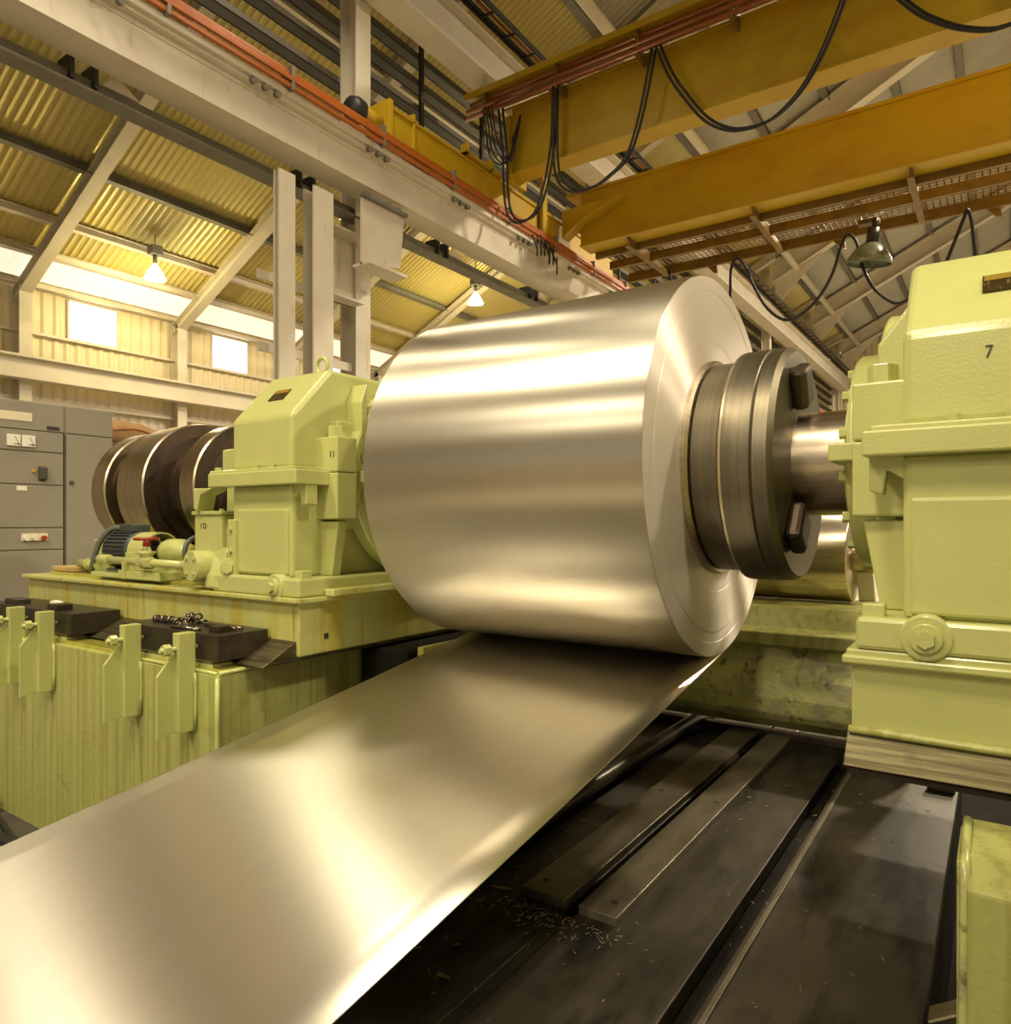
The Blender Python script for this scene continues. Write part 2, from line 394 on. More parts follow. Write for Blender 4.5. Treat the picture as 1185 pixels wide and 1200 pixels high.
# ------------------------------------------------------------------ unseen hall lamps (their own light with the reflector)
def lamp_reflector(root, c, r):
    mb = MB(); mb.lathe(c, (0,0,1), [(0, r), (.10, r*.92), (.28, r*.6), (.42, r*.25), (.50, .10), (.50, 0)], 32); obj('reflector', mb, M['tin'], root)
    mb = MB(); mb.cyl((c[0], c[1], c[2]+.5), (c[0], c[1], c[2]+.78), .10, 16); obj('ballast', mb, M['grey_steel'], root)
    mb = MB(); mb.cyl((c[0], c[1], c[2]+.78), (c[0], c[1], roof_z(c[0])-.02), .012, 8); obj('stem', mb, M['grey_steel'], root)
for i, (c, watts, r) in enumerate(UNSEEN_LAMPS):
    t = thing('unseen_lamp', 'unseen lamp with tin reflector, placed to light the hall', 'lamp', c, 'unseen lamps placed to light the hall')
    lamp_reflector(t, c, r)
    ld = bpy.data.lights.new('unseen_light', 'AREA'); ld.shape = 'DISK'; ld.size = r*1.7; ld.energy = watts; ld.color = WARM
    lo = bpy.data.objects.new('unseen_light', ld); COL.objects.link(lo); lo.parent = t; lo.location = (0, 0, .06)

# added unseen slab above the camera, shades deck and right bed block
t = thing('shade_slab', 'added unseen slab above the camera that shades the deck and bed block', 'platform', (.8, 0, 0))
for bx in ((-.95, 1.2, -.60, .68), (1.2, 3.2, -.60, 1.45)):
    mb = MB(); mb.box(*bx, 4.6, 4.66); obj('shade_plate', mb, M['grey_steel'], t)
for x, y in ((3.1, -.5), (3.1, 1.35)):
    mb = MB(); mb.box(x-.06, x+.06, y-.06, y+.06, 0, 4.6); obj('post', mb, M['grey_steel'], t)
for y in (-.5, .55):
    mb = MB(); mb.box(-.95, 3.2, y-.05, y+.05, 4.42, 4.6); obj('joist', mb, M['grey_steel'], t)

# ================================================================== COIL, STRIP, CHUCKS
CY, CZ, CR = 3.075, 2.017, .805
XR, XLc = -1.0, -2.334
coil = thing('aluminium_coil', 'huge bright coil of aluminium sheet held between the two green heads', 'coil', (-1.667, CY, CZ-CR))
mb = MB()
# bodies: barrel and slightly stepped end faces
mb.lathe((XLc, CY, CZ), (1,0,0), [(0, .30), (0, CR-.004), (.004, CR), (XR-XLc-.004, CR), (XR-XLc, CR-.004)], 160)
obj('wound_barrel', mb, M['coil'], coil)
prof = [(0, CR-.004)]; steps = [.745, .70, .53]
off = 0
for i, rr in enumerate(steps):
    d = [-.0015, .0015, -.001][i]
    prof += [(off, rr+.002), (off+d, rr)]; off += d
prof += [(off, .3)]
mb = MB(); mb.lathe((XR, CY, CZ), (1,0,0), prof, 160, smooth=False)
obj('wound_end_face', mb, M['coil_face'], coil)

# strip: tangent to the coil's underside, running down towards the camera
ang = math.atan(.150)
pts = []
for k in range(14):                       # a short wrap on the coil before the tangent point
    a = ang+(13-k)*.045
    pts.append((CY+(CR+.002)*math.sin(a), CZ-(CR+.002)*math.cos(a)))
ty, tz = pts[-1]
for k in range(1, 70):
    s = 5.2*(k/69)
    sag = -.010*math.sin(min(1, s/3.2)*math.pi)
    pts.append((ty-s*math.cos(ang), tz-s*math.sin(ang)+sag))
mb = MB(); rows = []; NX = 12
for (y, z) in pts:
    rows.append([mb.bm.verts.new((XLc+.003+(XR-XLc-.006)*i/NX, y, z)) for i in range(NX+1)])
uvl = mb.bm.loops.layers.uv.new('UVMap')
for j in range(len(rows)-1):
    for i in range(NX):
        f = mb.bm.faces.new((rows[j][i], rows[j][i+1], rows[j+1][i+1], rows[j+1][i])); f.smooth = True
        for l, (a, b) in zip(f.loops, ((i, j), (i+1, j), (i+1, j+1), (i, j+1))): l[uvl].uv = (a/NX, b/len(rows))
bmesh.ops.recalc_face_normals(mb.bm, faces=mb.bm.faces[:])
so = obj('aluminium_strip', mb, M['strip'], loc=(-1.667, 1.5, .95))
sm = so.modifiers.new('thickness', 'SOLIDIFY'); sm.thickness = .004; sm.offset = 0
tag(so, 'wide shiny aluminium strip running out from under the coil to the lower left', 'metal sheet')

ch = thing('mandrel_chuck', 'dark steel expanding chuck and shaft in the near end of the coil', 'chuck', (-.8, CY, CZ))
def latheX(name, prof, m, parent, n=96, smooth=True, x=0):
    mb = MB(); mb.lathe((x, CY, CZ), (1,0,0), prof, n, smooth=False)
    o = obj(name, mb, m, parent); o.data.polygons.foreach_set('use_smooth', [True]*len(o.data.polygons))
    e = o.modifiers.new('edges', 'EDGE_SPLIT'); e.split_angle = math.radians(32)
    return o
latheX('core_ring', [(-1.03, .3), (-1.03, .455), (-.985, .455), (-.975, .445), (-.975, .3)], M['steel'], ch)
latheX('hub', [(-.975, .2), (-.975, .425), (-.965, .435), (-.862, .435), (-.862, .2)], M['chuck'], ch)
latheX('polished_band', [(-.862, .3), (-.862, .455), (-.852, .468), (-.842, .468), (-.842, .3)], M['chuck_edge'], ch)
latheX('flange', [(-.842, .2), (-.842, .470), (-.74, .472), (-.735, .466), (-.728, .472), (-.68, .468), (-.66, .45), (-.655, .2)], M['chuck'], ch)
latheX('shaft', [(-.66, 0), (-.66, .205), (-.43, .205), (-.43, 0)], M['steel'], ch)
for k, a in enumerate((math.radians(113), math.radians(233), math.radians(353))):
    c, s_ = math.cos(a), math.sin(a)
    mb = MB(); mb.box(-.66, -.60, -.07, .07, .24, .40); mb.bm.transform(Matrix.Translation((0, CY, CZ)) @ Matrix.Rotation(a-math.pi/2, 4, 'X'))
    obj('jaw_lug', mb, M['drum_dark'], ch, .02)
ch2 = thing('mandrel_chuck', 'dark steel chuck holding the far end of the coil by the left head', 'chuck', (-2.45, CY, CZ))
latheX('hub', [(-2.33, .2), (-2.33, .43), (-2.45, .43), (-2.45, .2)], M['chuck'], ch2)
latheX('shaft', [(-2.45, 0), (-2.45, .205), (-2.58, .205), (-2.58, 0)], M['steel'], ch2)

# ================================================================== BEARING HEADS
YF, YB = 2.25, 3.90
def head(side, root):
    X0 = -2.79 if side < 0 else -.22
    sg = 1 if side < 0 else -1
    def X(s): return X0+sg*s
    g = M['green_clean']
    mb = MB(); mb.box(X(-.57), X(.11), 2.20, 3.95, 1.43, 1.52); obj('foot_plate', mb, g, root, .012)
    mb = MB(); mb.box(X(-.47), X(0), YF, YB, 1.515, 1.97); lo = obj('lower_housing', mb, g, root, .022, 3)
    mb = MB(); mb.box(X(-.42), X(-.02), YF-.012, YF+.01, 1.53, 1.85); obj('front_panel', mb, g, lo, .010)
    mb = MB(); mb.box(X(-.60), X(.095), YF-.055, YB+.055, 1.965, 2.035); jf = obj('joint_flange', mb, g, root, .006)
    mb = MB(); mb.box(X(-.60), X(.075), YF-.045, YB+.045, 2.03, 2.05); obj('cover_flange', mb, g, jf, .005)
    mb = MB(); mb.prism('x', [(YF, 2.045), (YF, 2.305), (2.49, 2.56), (3.66, 2.56), (YB, 2.305), (YB, 2.045)], X(-.47), X(0))
    up = obj('upper_housing', mb, g, root, .022, 3)
    # bearing boss, coil side
    mb = MB(); mb.box(X(-.01), X(.045), 2.50, 3.65, 2.03, 2.30); obj('bearing_cap', mb, g, root, .010)
    mb = MB(); mb.box(X(-.01), X(.045), 2.50, 3.65, 1.75, 2.028); obj('bearing_seat', mb, g, root, .010)
    for y0, y1 in ((2.40, 2.53), (3.62, 3.75)):
        mb = MB(); mb.box(X(-.01), X(.15), y0, y1, 2.03, 2.205); obj('cap_pillar', mb, g, root, .008)
        mb = MB(); mb.box(X(-.01), X(.15), y0, y1, 1.80, 2.028); obj('seat_pillar', mb, g, root, .008)
    mb = MB(); mb.prism('y', [(X(-.01), 2.2), (X(.09), 2.2), (X(.09), 2.33), (X(-.01), 2.46)], 2.47 if side > 0 else 2.64, 3.68 if side > 0 else 3.5); obj('cap_web', mb, g, up, .012)
    if side < 0:
        mb = MB(); mb.prism('x', [(2.60, 2.40), (2.64, 2.50), (2.64, 2.22), (2.60, 2.22)], X(.0), X(.11)); obj('cap_rib', mb, g, up, .006)
    # round seal housing with bolts
    mb = MB(); mb.lathe((X(0), CY, CZ), (sg, 0, 0), [(.03, .42), (.03, .53), (.10, .53), (.108, .522), (.108, .495), (.09, .485), (.09, .40), (.20, .40), (.212, .39), (.212, .30), (.235, .29), (.235, .208), (.21, .206)], 80)
    so_ = obj('seal_housing', mb, g, root); e = so_.modifiers.new('e', 'EDGE_SPLIT'); e.split_angle = .6
    for k in range(14):
        a = 2*math.pi*(k+.5)/14
        mb = MB(); mb.hexbolt((X(.09), CY+.442*math.cos(a), CZ+.442*math.sin(a)), (sg, 0, 0), .024, .035); obj('bolt', mb, g, so_)
        mb = MB(); mb.hexbolt((X(.212), CY+.345*math.cos(a), CZ+.345*math.sin(a)), (sg, 0, 0), .020, .03); obj('cover_bolt', mb, g, so_)
    for y0, y1 in ((2.575, 2.78), (3.37, 3.575)):
        mb = MB(); mb.box(X(.08), X(.25 if side > 0 else .16), y0, y1, 1.985, 2.045); obj('split_lug', mb, g, so_, .006)
    # ribs under the boss
    for y in (2.46, 3.62):
        mb = MB(); mb.prism('y', [(X(-.01), 1.52), (X(.075), 1.52), (X(.125), 1.79), (X(-.01), 1.79)], y-.03, y+.03); obj('rib', mb, g, root, .006)
    mb = MB(); mb.prism('y', [(X(-.01), 1.52), (X(.05), 1.52), (X(.09), 1.79), (X(-.01), 1.79)], 2.9, 3.25); obj('rib', mb, g, root, .006)
    # lifting lug below the joint
    for y in (2.30, 3.80):
        mb = MB(); mb.prism('y', [(X(-.005), 1.97), (X(.085), 1.97), (X(.085), 1.87), (X(.05), 1.86), (X(.04), 1.93), (X(-.005), 1.90)], y-.035, y+.035); obj('lifting_lug', mb, g, root, .005)
    # bolts
    for y in (2.465, 3.685):
        mb = MB(); mb.hexbolt((X(.075), y, 2.205), (0,0,1), .042, .058, False); obj('cap_bolt', mb, g, root, .003)
    for s_ in (-.55, -.25, -.12):
        mb = MB(); mb.hexbolt((X(s_), YF-.025, 2.05), (0,0,1), .018, .018, False); obj('joint_bolt', mb, g, jf)
    for s_ in (-.52, .07):
        mb = MB(); mb.box(X(s_)-.028, X(s_)+.028, 2.23, 2.29, 1.515, 1.555); obj('foot_bolt', mb, g, root, .004)
    # round plug at the foot
    for s_ in ((-.06,) if side > 0 else (-.06,)):
        mb = MB(); mb.cyl((X(s_), YF-.058, 1.475), (X(s_), YF+.02, 1.475), .062, 28); pl = obj('plug_boss', mb, g, root, .006)
        mb = MB(); mb.cyl((X(s_), YF-.072, 1.475), (X(s_), YF-.05, 1.475), .040, 24); obj('washer', mb, g, pl, .003)
        mb = MB(); mb.hexbolt((X(s_), YF-.07, 1.475), (0,-1,0), .024, .020, False); obj('bolt', mb, g, pl)
    # nameplate on the bevel
    nx = X(-.24); 
    mb = MB(); n = Vector((0, -.255, .24)).normalized()
    mb.box(-.058, .058, -.040, .040, 0, .004)
    R_ = Matrix.Translation((nx, 2.37, 2.4325)) @ Matrix.Rotation(math.atan2(.255, .24), 4, 'X') @ Matrix.Translation((0, 0, .002))
    mb.bm.transform(R_); npl = obj('nameplate', mb, M['plate'], root)
    mb = MB(); mb.box(-.054, .054, .012, .036, .004, .0055); mb.bm.transform(R_); obj('nameplate_band', mb, M['plate_gold'], npl)
    return X
hr = thing('bearing_head', 'pale green bearing head filling the right edge, with a painted 7', 'machine', (-.1, 3.07, 1.43))
XRh = head(1, hr)
text('painted_number', '7', M['ink'], hr, (-.022, YF-.002, 2.225), .048, (math.pi/2, 0, 0), .8)
hl = thing('bearing_head', 'pale green gearbox head left of the coil with a lifting eye on top', 'machine', (-3.0, 3.07, 1.43))
XLh = head(-1, hl)
text('painted_number', 'I I', M['ink'], hl, (-2.675, 2.398, 2.115), .045, (math.pi/2, 0, 0), .9)
mb = MB(); mb.torus((-3.0, 2.62, 2.625), (0,1,0), .042, .011); mb.cyl((-3.0, 2.62, 2.55), (-3.0, 2.62, 2.585), .022, 12); mb.cyl((-3.0, 2.62, 2.555), (-3.0, 2.62, 2.568), .04, 16)
obj('eye_bolt', mb, M['green_clean'], hl)
mb = MB(); mb.box(-3.2, -2.83, 2.95, 3.4, 2.555, 2.575); obj('inspection_cover', mb, M['green_clean'], hl, .005)
for x in (-3.17, -3.02, -2.86):
    mb = MB(); mb.hexbolt((x, 2.97, 2.575), (0,0,1), .014, .014, False); obj('bolt', mb, M['green_clean'], hl)
# outer bearing on the left head
mb = MB(); mb.box(-3.57, -3.25, 2.40, 3.75, 2.03, 2.19); obj('bearing_cap', mb, M['green_clean'], hl, .010)
mb = MB(); mb.box(-3.56, -3.25, 2.42, 3.73, 1.52, 2.028); obj('bearing_seat', mb, M['green_clean'], hl, .010)
for x in (-3.49, -3.37):
    mb = MB(); mb.hexbolt((x, 2.46, 2.19), (0,0,1), .03, .04, False); obj('cap_bolt', mb, M['green_clean'], hl)
mb = MB(); mb.prism('y', [(-3.56, 1.965), (-3.56, 1.86), (-3.53, 1.84), (-3.50, 1.93), (-3.42, 1.95), (-3.40, 1.965)], 2.22, 2.32); obj('lifting_lug', mb, M['green_clean'], hl, .005)
mb = MB(); mb.box(-3.25, -3.19, 2.215, 2.26, 1.50, 1.80); fl = obj('side_strip', mb, M['green_clean'], hl, .006)
for z in (1.53, 1.64, 1.75):
    mb = MB(); mb.hexbolt((-3.22, 2.215, z), (0,-1,0), .012, .012, False); obj('bolt', mb, M['green_clean'], fl)

# lubrication valve block with flange and plug, marked ID
vb = thing('valve_block', 'green valve block marked ID with round bolted flange, before the left gearbox', 'valve', (-3.4, 2.2, 1.44))
mb = MB(); mb.box(-3.60, -3.35, 2.25, 2.41, 1.442, 1.83); mb.box(-3.40, -3.27, 2.28, 2.41, 1.442, 1.76); obj('body', mb, M['green_clean'], vb, .014, 3)
mb = MB(); mb.box(-3.61, -3.34, 2.24, 2.41, 1.825, 1.845); obj('lid', mb, M['green_clean'], vb, .004)
for x in (-3.58, -3.38):
    mb = MB(); mb.hexbolt((x, 2.27, 1.845), (0,0,1), .012, .012, False); obj('bolt', mb, M['green_clean'], vb)
fd = Vector((-.10, -.99, 0)).normalized(); fc = Vector((-3.48, 2.19, 1.556))
mb = MB(); mb.cyl(fc-fd*.10, fc+fd*.035, .082, 32); mb.cyl(fc-fd*.14, fc-fd*.02, .065, 24); fo = obj('round_flange', mb, M['green_clean'], vb, .004)
_, fa, fb = MB().frame(fd)
for k in range(4):
    a = math.pi/4+k*math.pi/2; p = fc+fd*.035+.055*(math.cos(a)*fa+math.sin(a)*fb)
    mb = MB(); mb.hexbolt(p, fd, .010, .008, False); obj('bolt', mb, M['green'], fo)
mb = MB(); mb.cyl((-3.30, 2.30, 1.555), (-3.235, 2.215, 1.555), .048, 24); po = obj('plug_boss', mb, M['green_clean'], vb, .004)
mb = MB(); mb.hexbolt((-3.235, 2.215, 1.555), (.6,-.8,0), .030, .03); obj('plug', mb, M['green_clean'], po)
mb = MB(); mb.prism('x', [(2.26, 1.442), (2.19, 1.442), (2.20, 1.50), (2.26, 1.66)], -3.42, -3.30); obj('foot_web', mb, M['green_clean'], vb, .012)
text('painted_number', 'I D', M['ink'], vb, (-3.51, 2.248, 1.765), .042, (math.pi/2, 0, 0))

# ================================================================== BASES
bl = thing('machine_base', 'rust-streaked green base beam carrying the left gearbox head', 'machine base', (-4.1, 3.07, 1.15))
mb = MB(); mb.box(-5.53, -2.70, 2.22, 3.95, 1.15, 1.42); obj('beam', mb, M['green_stain'], bl, .008)
mb = MB(); mb.box(-5.56, -2.66, 2.185, 3.99, 1.405, 1.430); obj('top_plate', mb, M['green_stain'], bl, .006)
mb = MB(); mb.box(-5.4, -3.7, 2.3, 3.9, 1.428, 1.450); obj('oil_tray', mb, M['oily_green'], bl, .004)
mb = MB(); mb.box(-2.705, -2.696, 2.37, 2.395, 1.22, 1.245); obj('bolt_hole', mb, M['ink'], bl)
mb = MB(); mb.box(-2.675, -2.61, 2.35, 3.9, 1.430, 1.465); obj('head_rail', mb, M['green_stain'], bl, .006)
# slideway (machined steel) under the base
wy = thing('slideway', 'bare machined steel slideway under the left green base', 'slideway', (-4.2, 2.2, 1.11))
mb = MB(); mb.prism('x', [(2.02, 1.135), (2.13, 1.135), (2.26, 1.175), (2.26, 1.15), (2.26, 1.22), (2.20, 1.235)], -5.5, -2.72)
mb = MB(); mb.prism('x', [(2.03, 1.13), (3.8, 1.13), (3.8, 1.15), (2.24, 1.15), (2.22, 1.225)], -5.5, -2.72); obj('way_bar', mb, M['steel_way'], wy, .004)
# lower foundation block
lb = thing('bed_block', 'large green welded bed block at lower left with clamp posts', 'machine bed', (-4.2, 2.9, 0))
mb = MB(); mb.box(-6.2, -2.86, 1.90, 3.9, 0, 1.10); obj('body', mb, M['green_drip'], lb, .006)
mb = MB(); mb.box(-6.2, -2.88, 1.93, 3.9, 1.095, 1.118); obj('top_plate', mb, M['oily_green'], lb, .004)
mb = MB(); mb.tube([(-2.858, 1.898, .02), (-2.856, 1.896, .5), (-2.858, 1.898, 1.09)], .011, 8, 3); obj('weld_bead', mb, M['green'], lb)
mb = MB(); mb.tube([(-2.866, 1.91, 1.108), (-2.864, 2.4, 1.11), (-2.866, 3.2, 1.108)], .011, 8, 3); obj('weld_bead', mb, M['green'], lb)
mb = MB(); mb.tube([(-2.87, 1.91, 1.106), (-3.2, 1.908, 1.109), (-3.7, 1.911, 1.106)], .010, 8, 3); obj('weld_bead', mb, M['green'], lb)
for x0, x1 in ((-3.66, -2.95), (-5.0, -4.35)):
    mb = MB(); mb.box(x0, x1, 1.935, 2.2, 1.115, 1.135); mb.box(x0+.03, x1-.03, 1.95, 2.2, 1.13, 1.152); obj('packing_plate', mb, M['green'], lb, .004)
for i, x in enumerate((-4.80, -4.425, -3.511, -3.048)):
    mb = MB(); mb.box(x-.025, x+.025, 1.815, 1.898, .835, 1.285); po = obj('clamp_post', mb, M['green'], lb, .004)
    mb = MB(); mb.prism('x', [(1.735, .82), (1.818, .84), (1.818, 1.20), (1.735, 1.10)], x-.024, x-.008); obj('post_gusset', mb, M['green'], po, .002)
    mb = MB(); mb.tube([(x-.03, 1.89, .84), (x-.032, 1.893, 1.0), (x-.03, 1.89, 1.1)], .009, 6, 2); mb.tube([(x+.03, 1.89, .84), (x+.032, 1.893, 1.0), (x+.03, 1.89, 1.1)], .009, 6, 2); obj('weld_bead', mb, M['green'], po)
    mb = MB(); mb.cyl((x, 1.74, 1.215), (x, 1.92, 1.215), .011, 12); mb.hexbolt((x, 1.785, 1.215), (0,-1,0), .026, .03, False); obj('clamp_screw', mb, M['green'], po)
mb = MB(); mb.torus((-3.66, 1.98, 1.205), (.5,.85,0), .040, .015); mb.cyl((-3.66, 1.98, 1.118), (-3.66, 1.98, 1.165), .034, 16, .024); mb.cyl((-3.66, 1.98, 1.11), (-3.66, 1.98, 1.130), .055, 20)
obj('lifting_eye', mb, M['green'], lb)
# black clamp blocks
k1 = thing('clamp_block', 'black oily steel block with tools on it, nearer the coil on the green bed', 'steel block', (-3.25, 2.0, 1.15), 'black clamp blocks')
mb = MB(); mb.box(-3.72, -2.90, 1.925, 2.20, 1.152, 1.272); obj('block', mb, M['black_steel'], k1, .005)
mb = MB(); mb.box(-3.05, -2.98, 1.98, 2.05, 1.270, 1.30); obj('stop', mb, M['black_steel'], k1, .004)
k2 = thing('clamp_block', 'black oily steel block at the left picture edge on the green bed', 'steel block', (-4.8, 2.0, 1.15), 'black clamp blocks')
mb = MB(); mb.box(-5.4, -4.27, 1.925, 2.20, 1.152, 1.272); obj('block', mb, M['black_steel'], k2, .005)
for x0, x1 in ((-4.62, -4.50), (-5.2, -5.05)):
    mb = MB(); mb.box(x0, x1, 1.95, 2.04, 1.270, 1.305); obj('stop', mb, M['black_steel'], k2, .004)
# tools on the block
t = thing('chain_tool', 'tangled bright chain and hose coupling on the black block', 'chain', (-3.40, 2.07, 1.272))
for k in range(11):
    a = k*.9; mb = MB(); c = (-3.37+.035*math.cos(a)*(k % 3), 2.08+.03*math.sin(a)*(k % 3), 1.282+.010*(k % 4))
    mb.torus(c, (math.cos(a*2), math.sin(a*1.3), .7), .019, .006, 14, 6); obj('chain_link', mb, M['tool'], t)
mb = MB(); mb.tube([(-3.42, 2.07, 1.29), (-3.48, 2.04, 1.288), (-3.55, 2.03, 1.287), (-3.60, 2.03, 1.286)], .014, 10); obj('coupling', mb, M['tool'], t)
for k in range(3):
    mb = MB(); mb.cyl((-3.47-.05*k, 2.045-.006*k, 1.288), (-3.49-.05*k, 2.042-.006*k, 1.288), .021, 12); obj('collar', mb, M['tool'], t)
t = thing('spanner', 'long steel spanner lying on the black block', 'spanner', (-3.2, 1.99, 1.272))
mb = MB(); mb.tube([(-3.32, 1.955, 1.280), (-3.15, 1.965, 1.280)], .008, 8); obj('shank', mb, M['tool'], t)
mb = MB(); mb.lathe((-3.13, 1.966, 1.274), (0,0,1), [(0, .012), (0, .024), (.013, .024), (.013, .012), (0, .012)], 16); obj('ring_end', mb, M['tool'], t)
t = thing('pliers', 'dark pliers lying beside the spanner on the black block', 'pliers', (-3.1, 2.08, 1.272))
mb = MB(); mb.tube([(-3.20, 2.09, 1.282), (-3.10, 2.075, 1.282), (-2.96, 2.10, 1.282)], .008, 8); obj('handle', mb, M['tool'], t)
mb = MB(); mb.tube([(-3.19, 2.07, 1.284), (-3.09, 2.08, 1.284), (-2.96, 2.06, 1.284)], .008, 8); obj('handle', mb, M['tool'], t)
mb = MB(); mb.prism('z', [(-3.20, 2.065), (-3.24, 2.075), (-3.24, 2.09), (-3.20, 2.095)], 1.276, 1.29); obj('jaw', mb, M['tool'], t)
mb = MB(); mb.lathe((-4.82, 2.09, 1.285), (1,.2,0), [(-.06, 0), (-.05, .012), (0, .02), (.05, .014), (.06, 0)], 12)
tag(obj('rag', mb, M['rag'], loc=(-4.82, 2.09, 1.272)), 'small crumpled white rag on the black block at left', 'rag')

# right base and its slideway
br = thing('machine_base', 'clean green base under the right bearing head with a lipped top', 'machine base', (0, 3.07, 1.1))
mb = MB(); mb.box(-.345, .9, 2.23, 3.95, 1.20, 1.40); obj('beam', mb, M['green'], br, .006)
mb = MB(); mb.box(-.365, .9, 2.195, 3.98, 1.388, 1.412); mb.box(-.355, .9, 2.205, 3.97, 1.405, 1.43); obj('top_plate', mb, M['green'], br, .006)
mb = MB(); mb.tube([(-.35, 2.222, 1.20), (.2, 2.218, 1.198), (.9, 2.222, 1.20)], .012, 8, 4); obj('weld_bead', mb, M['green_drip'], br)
wy2 = thing('slideway', 'bright wedge-shaped steel slideway under the right green base', 'slideway', (0, 2.2, 1.1))
mb = MB(); mb.prism('x', [(2.23, 1.198), (3.8, 1.198), (3.8, 1.10), (2.17, 1.105), (2.155, 1.115)], -.355, .9); obj('way_bar', mb, M['steel_way'], wy2, .003)
mb = MB(); mb.box(-.35, .9, 2.18, 2.35, 1.088, 1.106); obj('wiper', mb, M['black_steel'], wy2, .002)
gb = thing('bed_block', 'green bed block with rough weld at the lower right picture edge', 'machine bed', (.4, 2.0, 0))
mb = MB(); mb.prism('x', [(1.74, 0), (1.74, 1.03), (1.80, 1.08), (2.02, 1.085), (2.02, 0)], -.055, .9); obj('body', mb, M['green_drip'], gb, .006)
mb = MB(); mb.box(-.075, -.05, 1.80, 2.02, 0, 1.065); obj('side_plate', mb, M['green_mottled'], gb, .006)
mb = MB(); mb.tube([(-.06, 1.752, .02), (-.063, 1.75, .4), (-.06, 1.754, .8), (-.058, 1.76, 1.03), (-.06, 1.82, 1.08), (-.06, 2.0, 1.085)], .010, 8, 3); obj('weld_bead', mb, M['green_mottled'], gb)

# apron and ledge behind the coil, and the roll
ap = thing('cross_beam', 'worn mottled green cross beam behind the coil foot', 'beam', (-1.6, 4.0, .7))
prof = [(3.86, .76), (3.825, .80), (3.825, .88), (3.85, .98), (3.89, 1.08), (3.94, 1.15), (4.2, 1.15), (4.2, .70), (3.95, .70)]
mb = MB(); mb.prism('x', prof, -4.3, -.3); obj('apron', mb, M['green_mottled'], ap, .01)
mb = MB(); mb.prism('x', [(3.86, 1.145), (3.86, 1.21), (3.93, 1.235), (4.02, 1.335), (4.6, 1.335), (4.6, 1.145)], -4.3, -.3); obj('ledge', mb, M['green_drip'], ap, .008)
rl = thing('guide_roll', 'polished steel guide roll lying behind the chuck shaft', 'roll', (-1.5, 4.4, 1.3))
mb = MB(); mb.lathe((-3.2, 4.42, 1.585), (1,0,0), [(0, 0), (0, .235), (.01, .245), (2.52, .245), (2.53, .235), (2.53, 0)], 64); obj('barrel', mb, M['steel'], rl)
mb = MB(); mb.cyl((-.68, 4.42, 1.585), (-.4, 4.42, 1.585), .08, 24); obj('journal', mb, M['steel'], rl)
gp = MB(); gp.prism('y', [(-.66, 1.336), (-.575, 1.336), (-.60, 1.64), (-.69, 1.64)], 4.52, 4.55)
tag(obj('lit_gap_panel', gp, M['white'], loc=(-.62, 4.53, 1.336), bevel=.004), 'pale panel standing in for the lit background beside the right head', 'panel')  # added pale sheet in place of the lit background behind
# dark machinery under the coil, left
dm = MB(); dm.box(-2.84, -2.50, 2.75, 3.85, 0, 1.12)
tag(obj('pit_pedestal', dm, M['dark_gap'], loc=(-2.67, 3.3, 0), bevel=.01), 'dark pedestal in the gap under the left green base', 'pedestal')
dm = MB(); dm.box(-2.48, -2.44, 2.80, 3.9, 0, 1.14)
tag(obj('side_plate', dm, M['green_stain'], loc=(-2.46, 3.3, 0), bevel=.004), 'green plate showing between the left base and the strip', 'plate')

# ================================================================== DECK
DZ = .62
dk = thing('coil_deck', 'black oily steel deck at lower right below the strip', 'deck', (-1.0, 2.5, 0))
def deckplate(x0, x1, y0, y1, z=DZ, m='deck', name='deck_plate'):
    mb = MB(); mb.box(x0, x1, y0, y1, z-.05, z); return obj(name, mb, M[m], dk, .004)
deckplate(-2.5, -1.46, .6, 4.6); deckplate(-1.40, -1.075, .6, 4.6, DZ-.004); deckplate(-1.04, -.655, .6, 4.6, DZ-.004); deckplate(-.59, -.145, .6, 4.6)
deckplate(-2.4, -.2, .6, 4.6, DZ-.06, 'dark_gap', 'deck_bed')
mb = MB(); mb.box(-1.075, -1.04, .6, 1.86, DZ-.05, DZ-.004); obj('deck_plate', mb, M['deck'], dk)
mb = MB(); mb.box(-.575, -.56, .6, 4.5, DZ-.01, DZ+.006); obj('edge_strip', mb, M['deck_plate'], dk, .002)
mb = MB(); mb.tube([(-1.44, 1.6, DZ+.035), (-1.44, 4.3, DZ+.035)], .035, 14); obj('side_rail', mb, M['black_steel'], dk)
mb = MB(); mb.box(-2.4, -.16, .7, 4.4, 0, DZ-.1); obj('deck_frame', mb, M['dark_gap'], dk)
mb = MB(); mb.box(-2.3, -.2, 4.02, 4.08, DZ, DZ+.035); obj('end_stop', mb, M['black_steel'], dk, .004)
for x0, x1, y1 in ((-1.235, -1.082, 4.1), (-1.034, -.908, 4.2)):
    mb = MB(); mb.box(x0, x1, 1.885, y1, DZ-.006, DZ+.022); gpn = obj('guide_plate', mb, M['deck_plate'], dk, .003)
    for y in (1.96, 2.9):
        mb = MB(); mb.cyl(((x0+x1)/2+(.02 if x0 > -1.1 else -.03), y, DZ+.018), ((x0+x1)/2+(.02 if x0 > -1.1 else -.03), y, DZ+.0226), .011, 16); obj('screw_hole', mb, M['ink'], gpn)
mb = MB(); mb.box(-.26, -.155, 3.62, 3.66, DZ, DZ+.05); obj('end_lug', mb, M['deck_plate'], dk, .003)
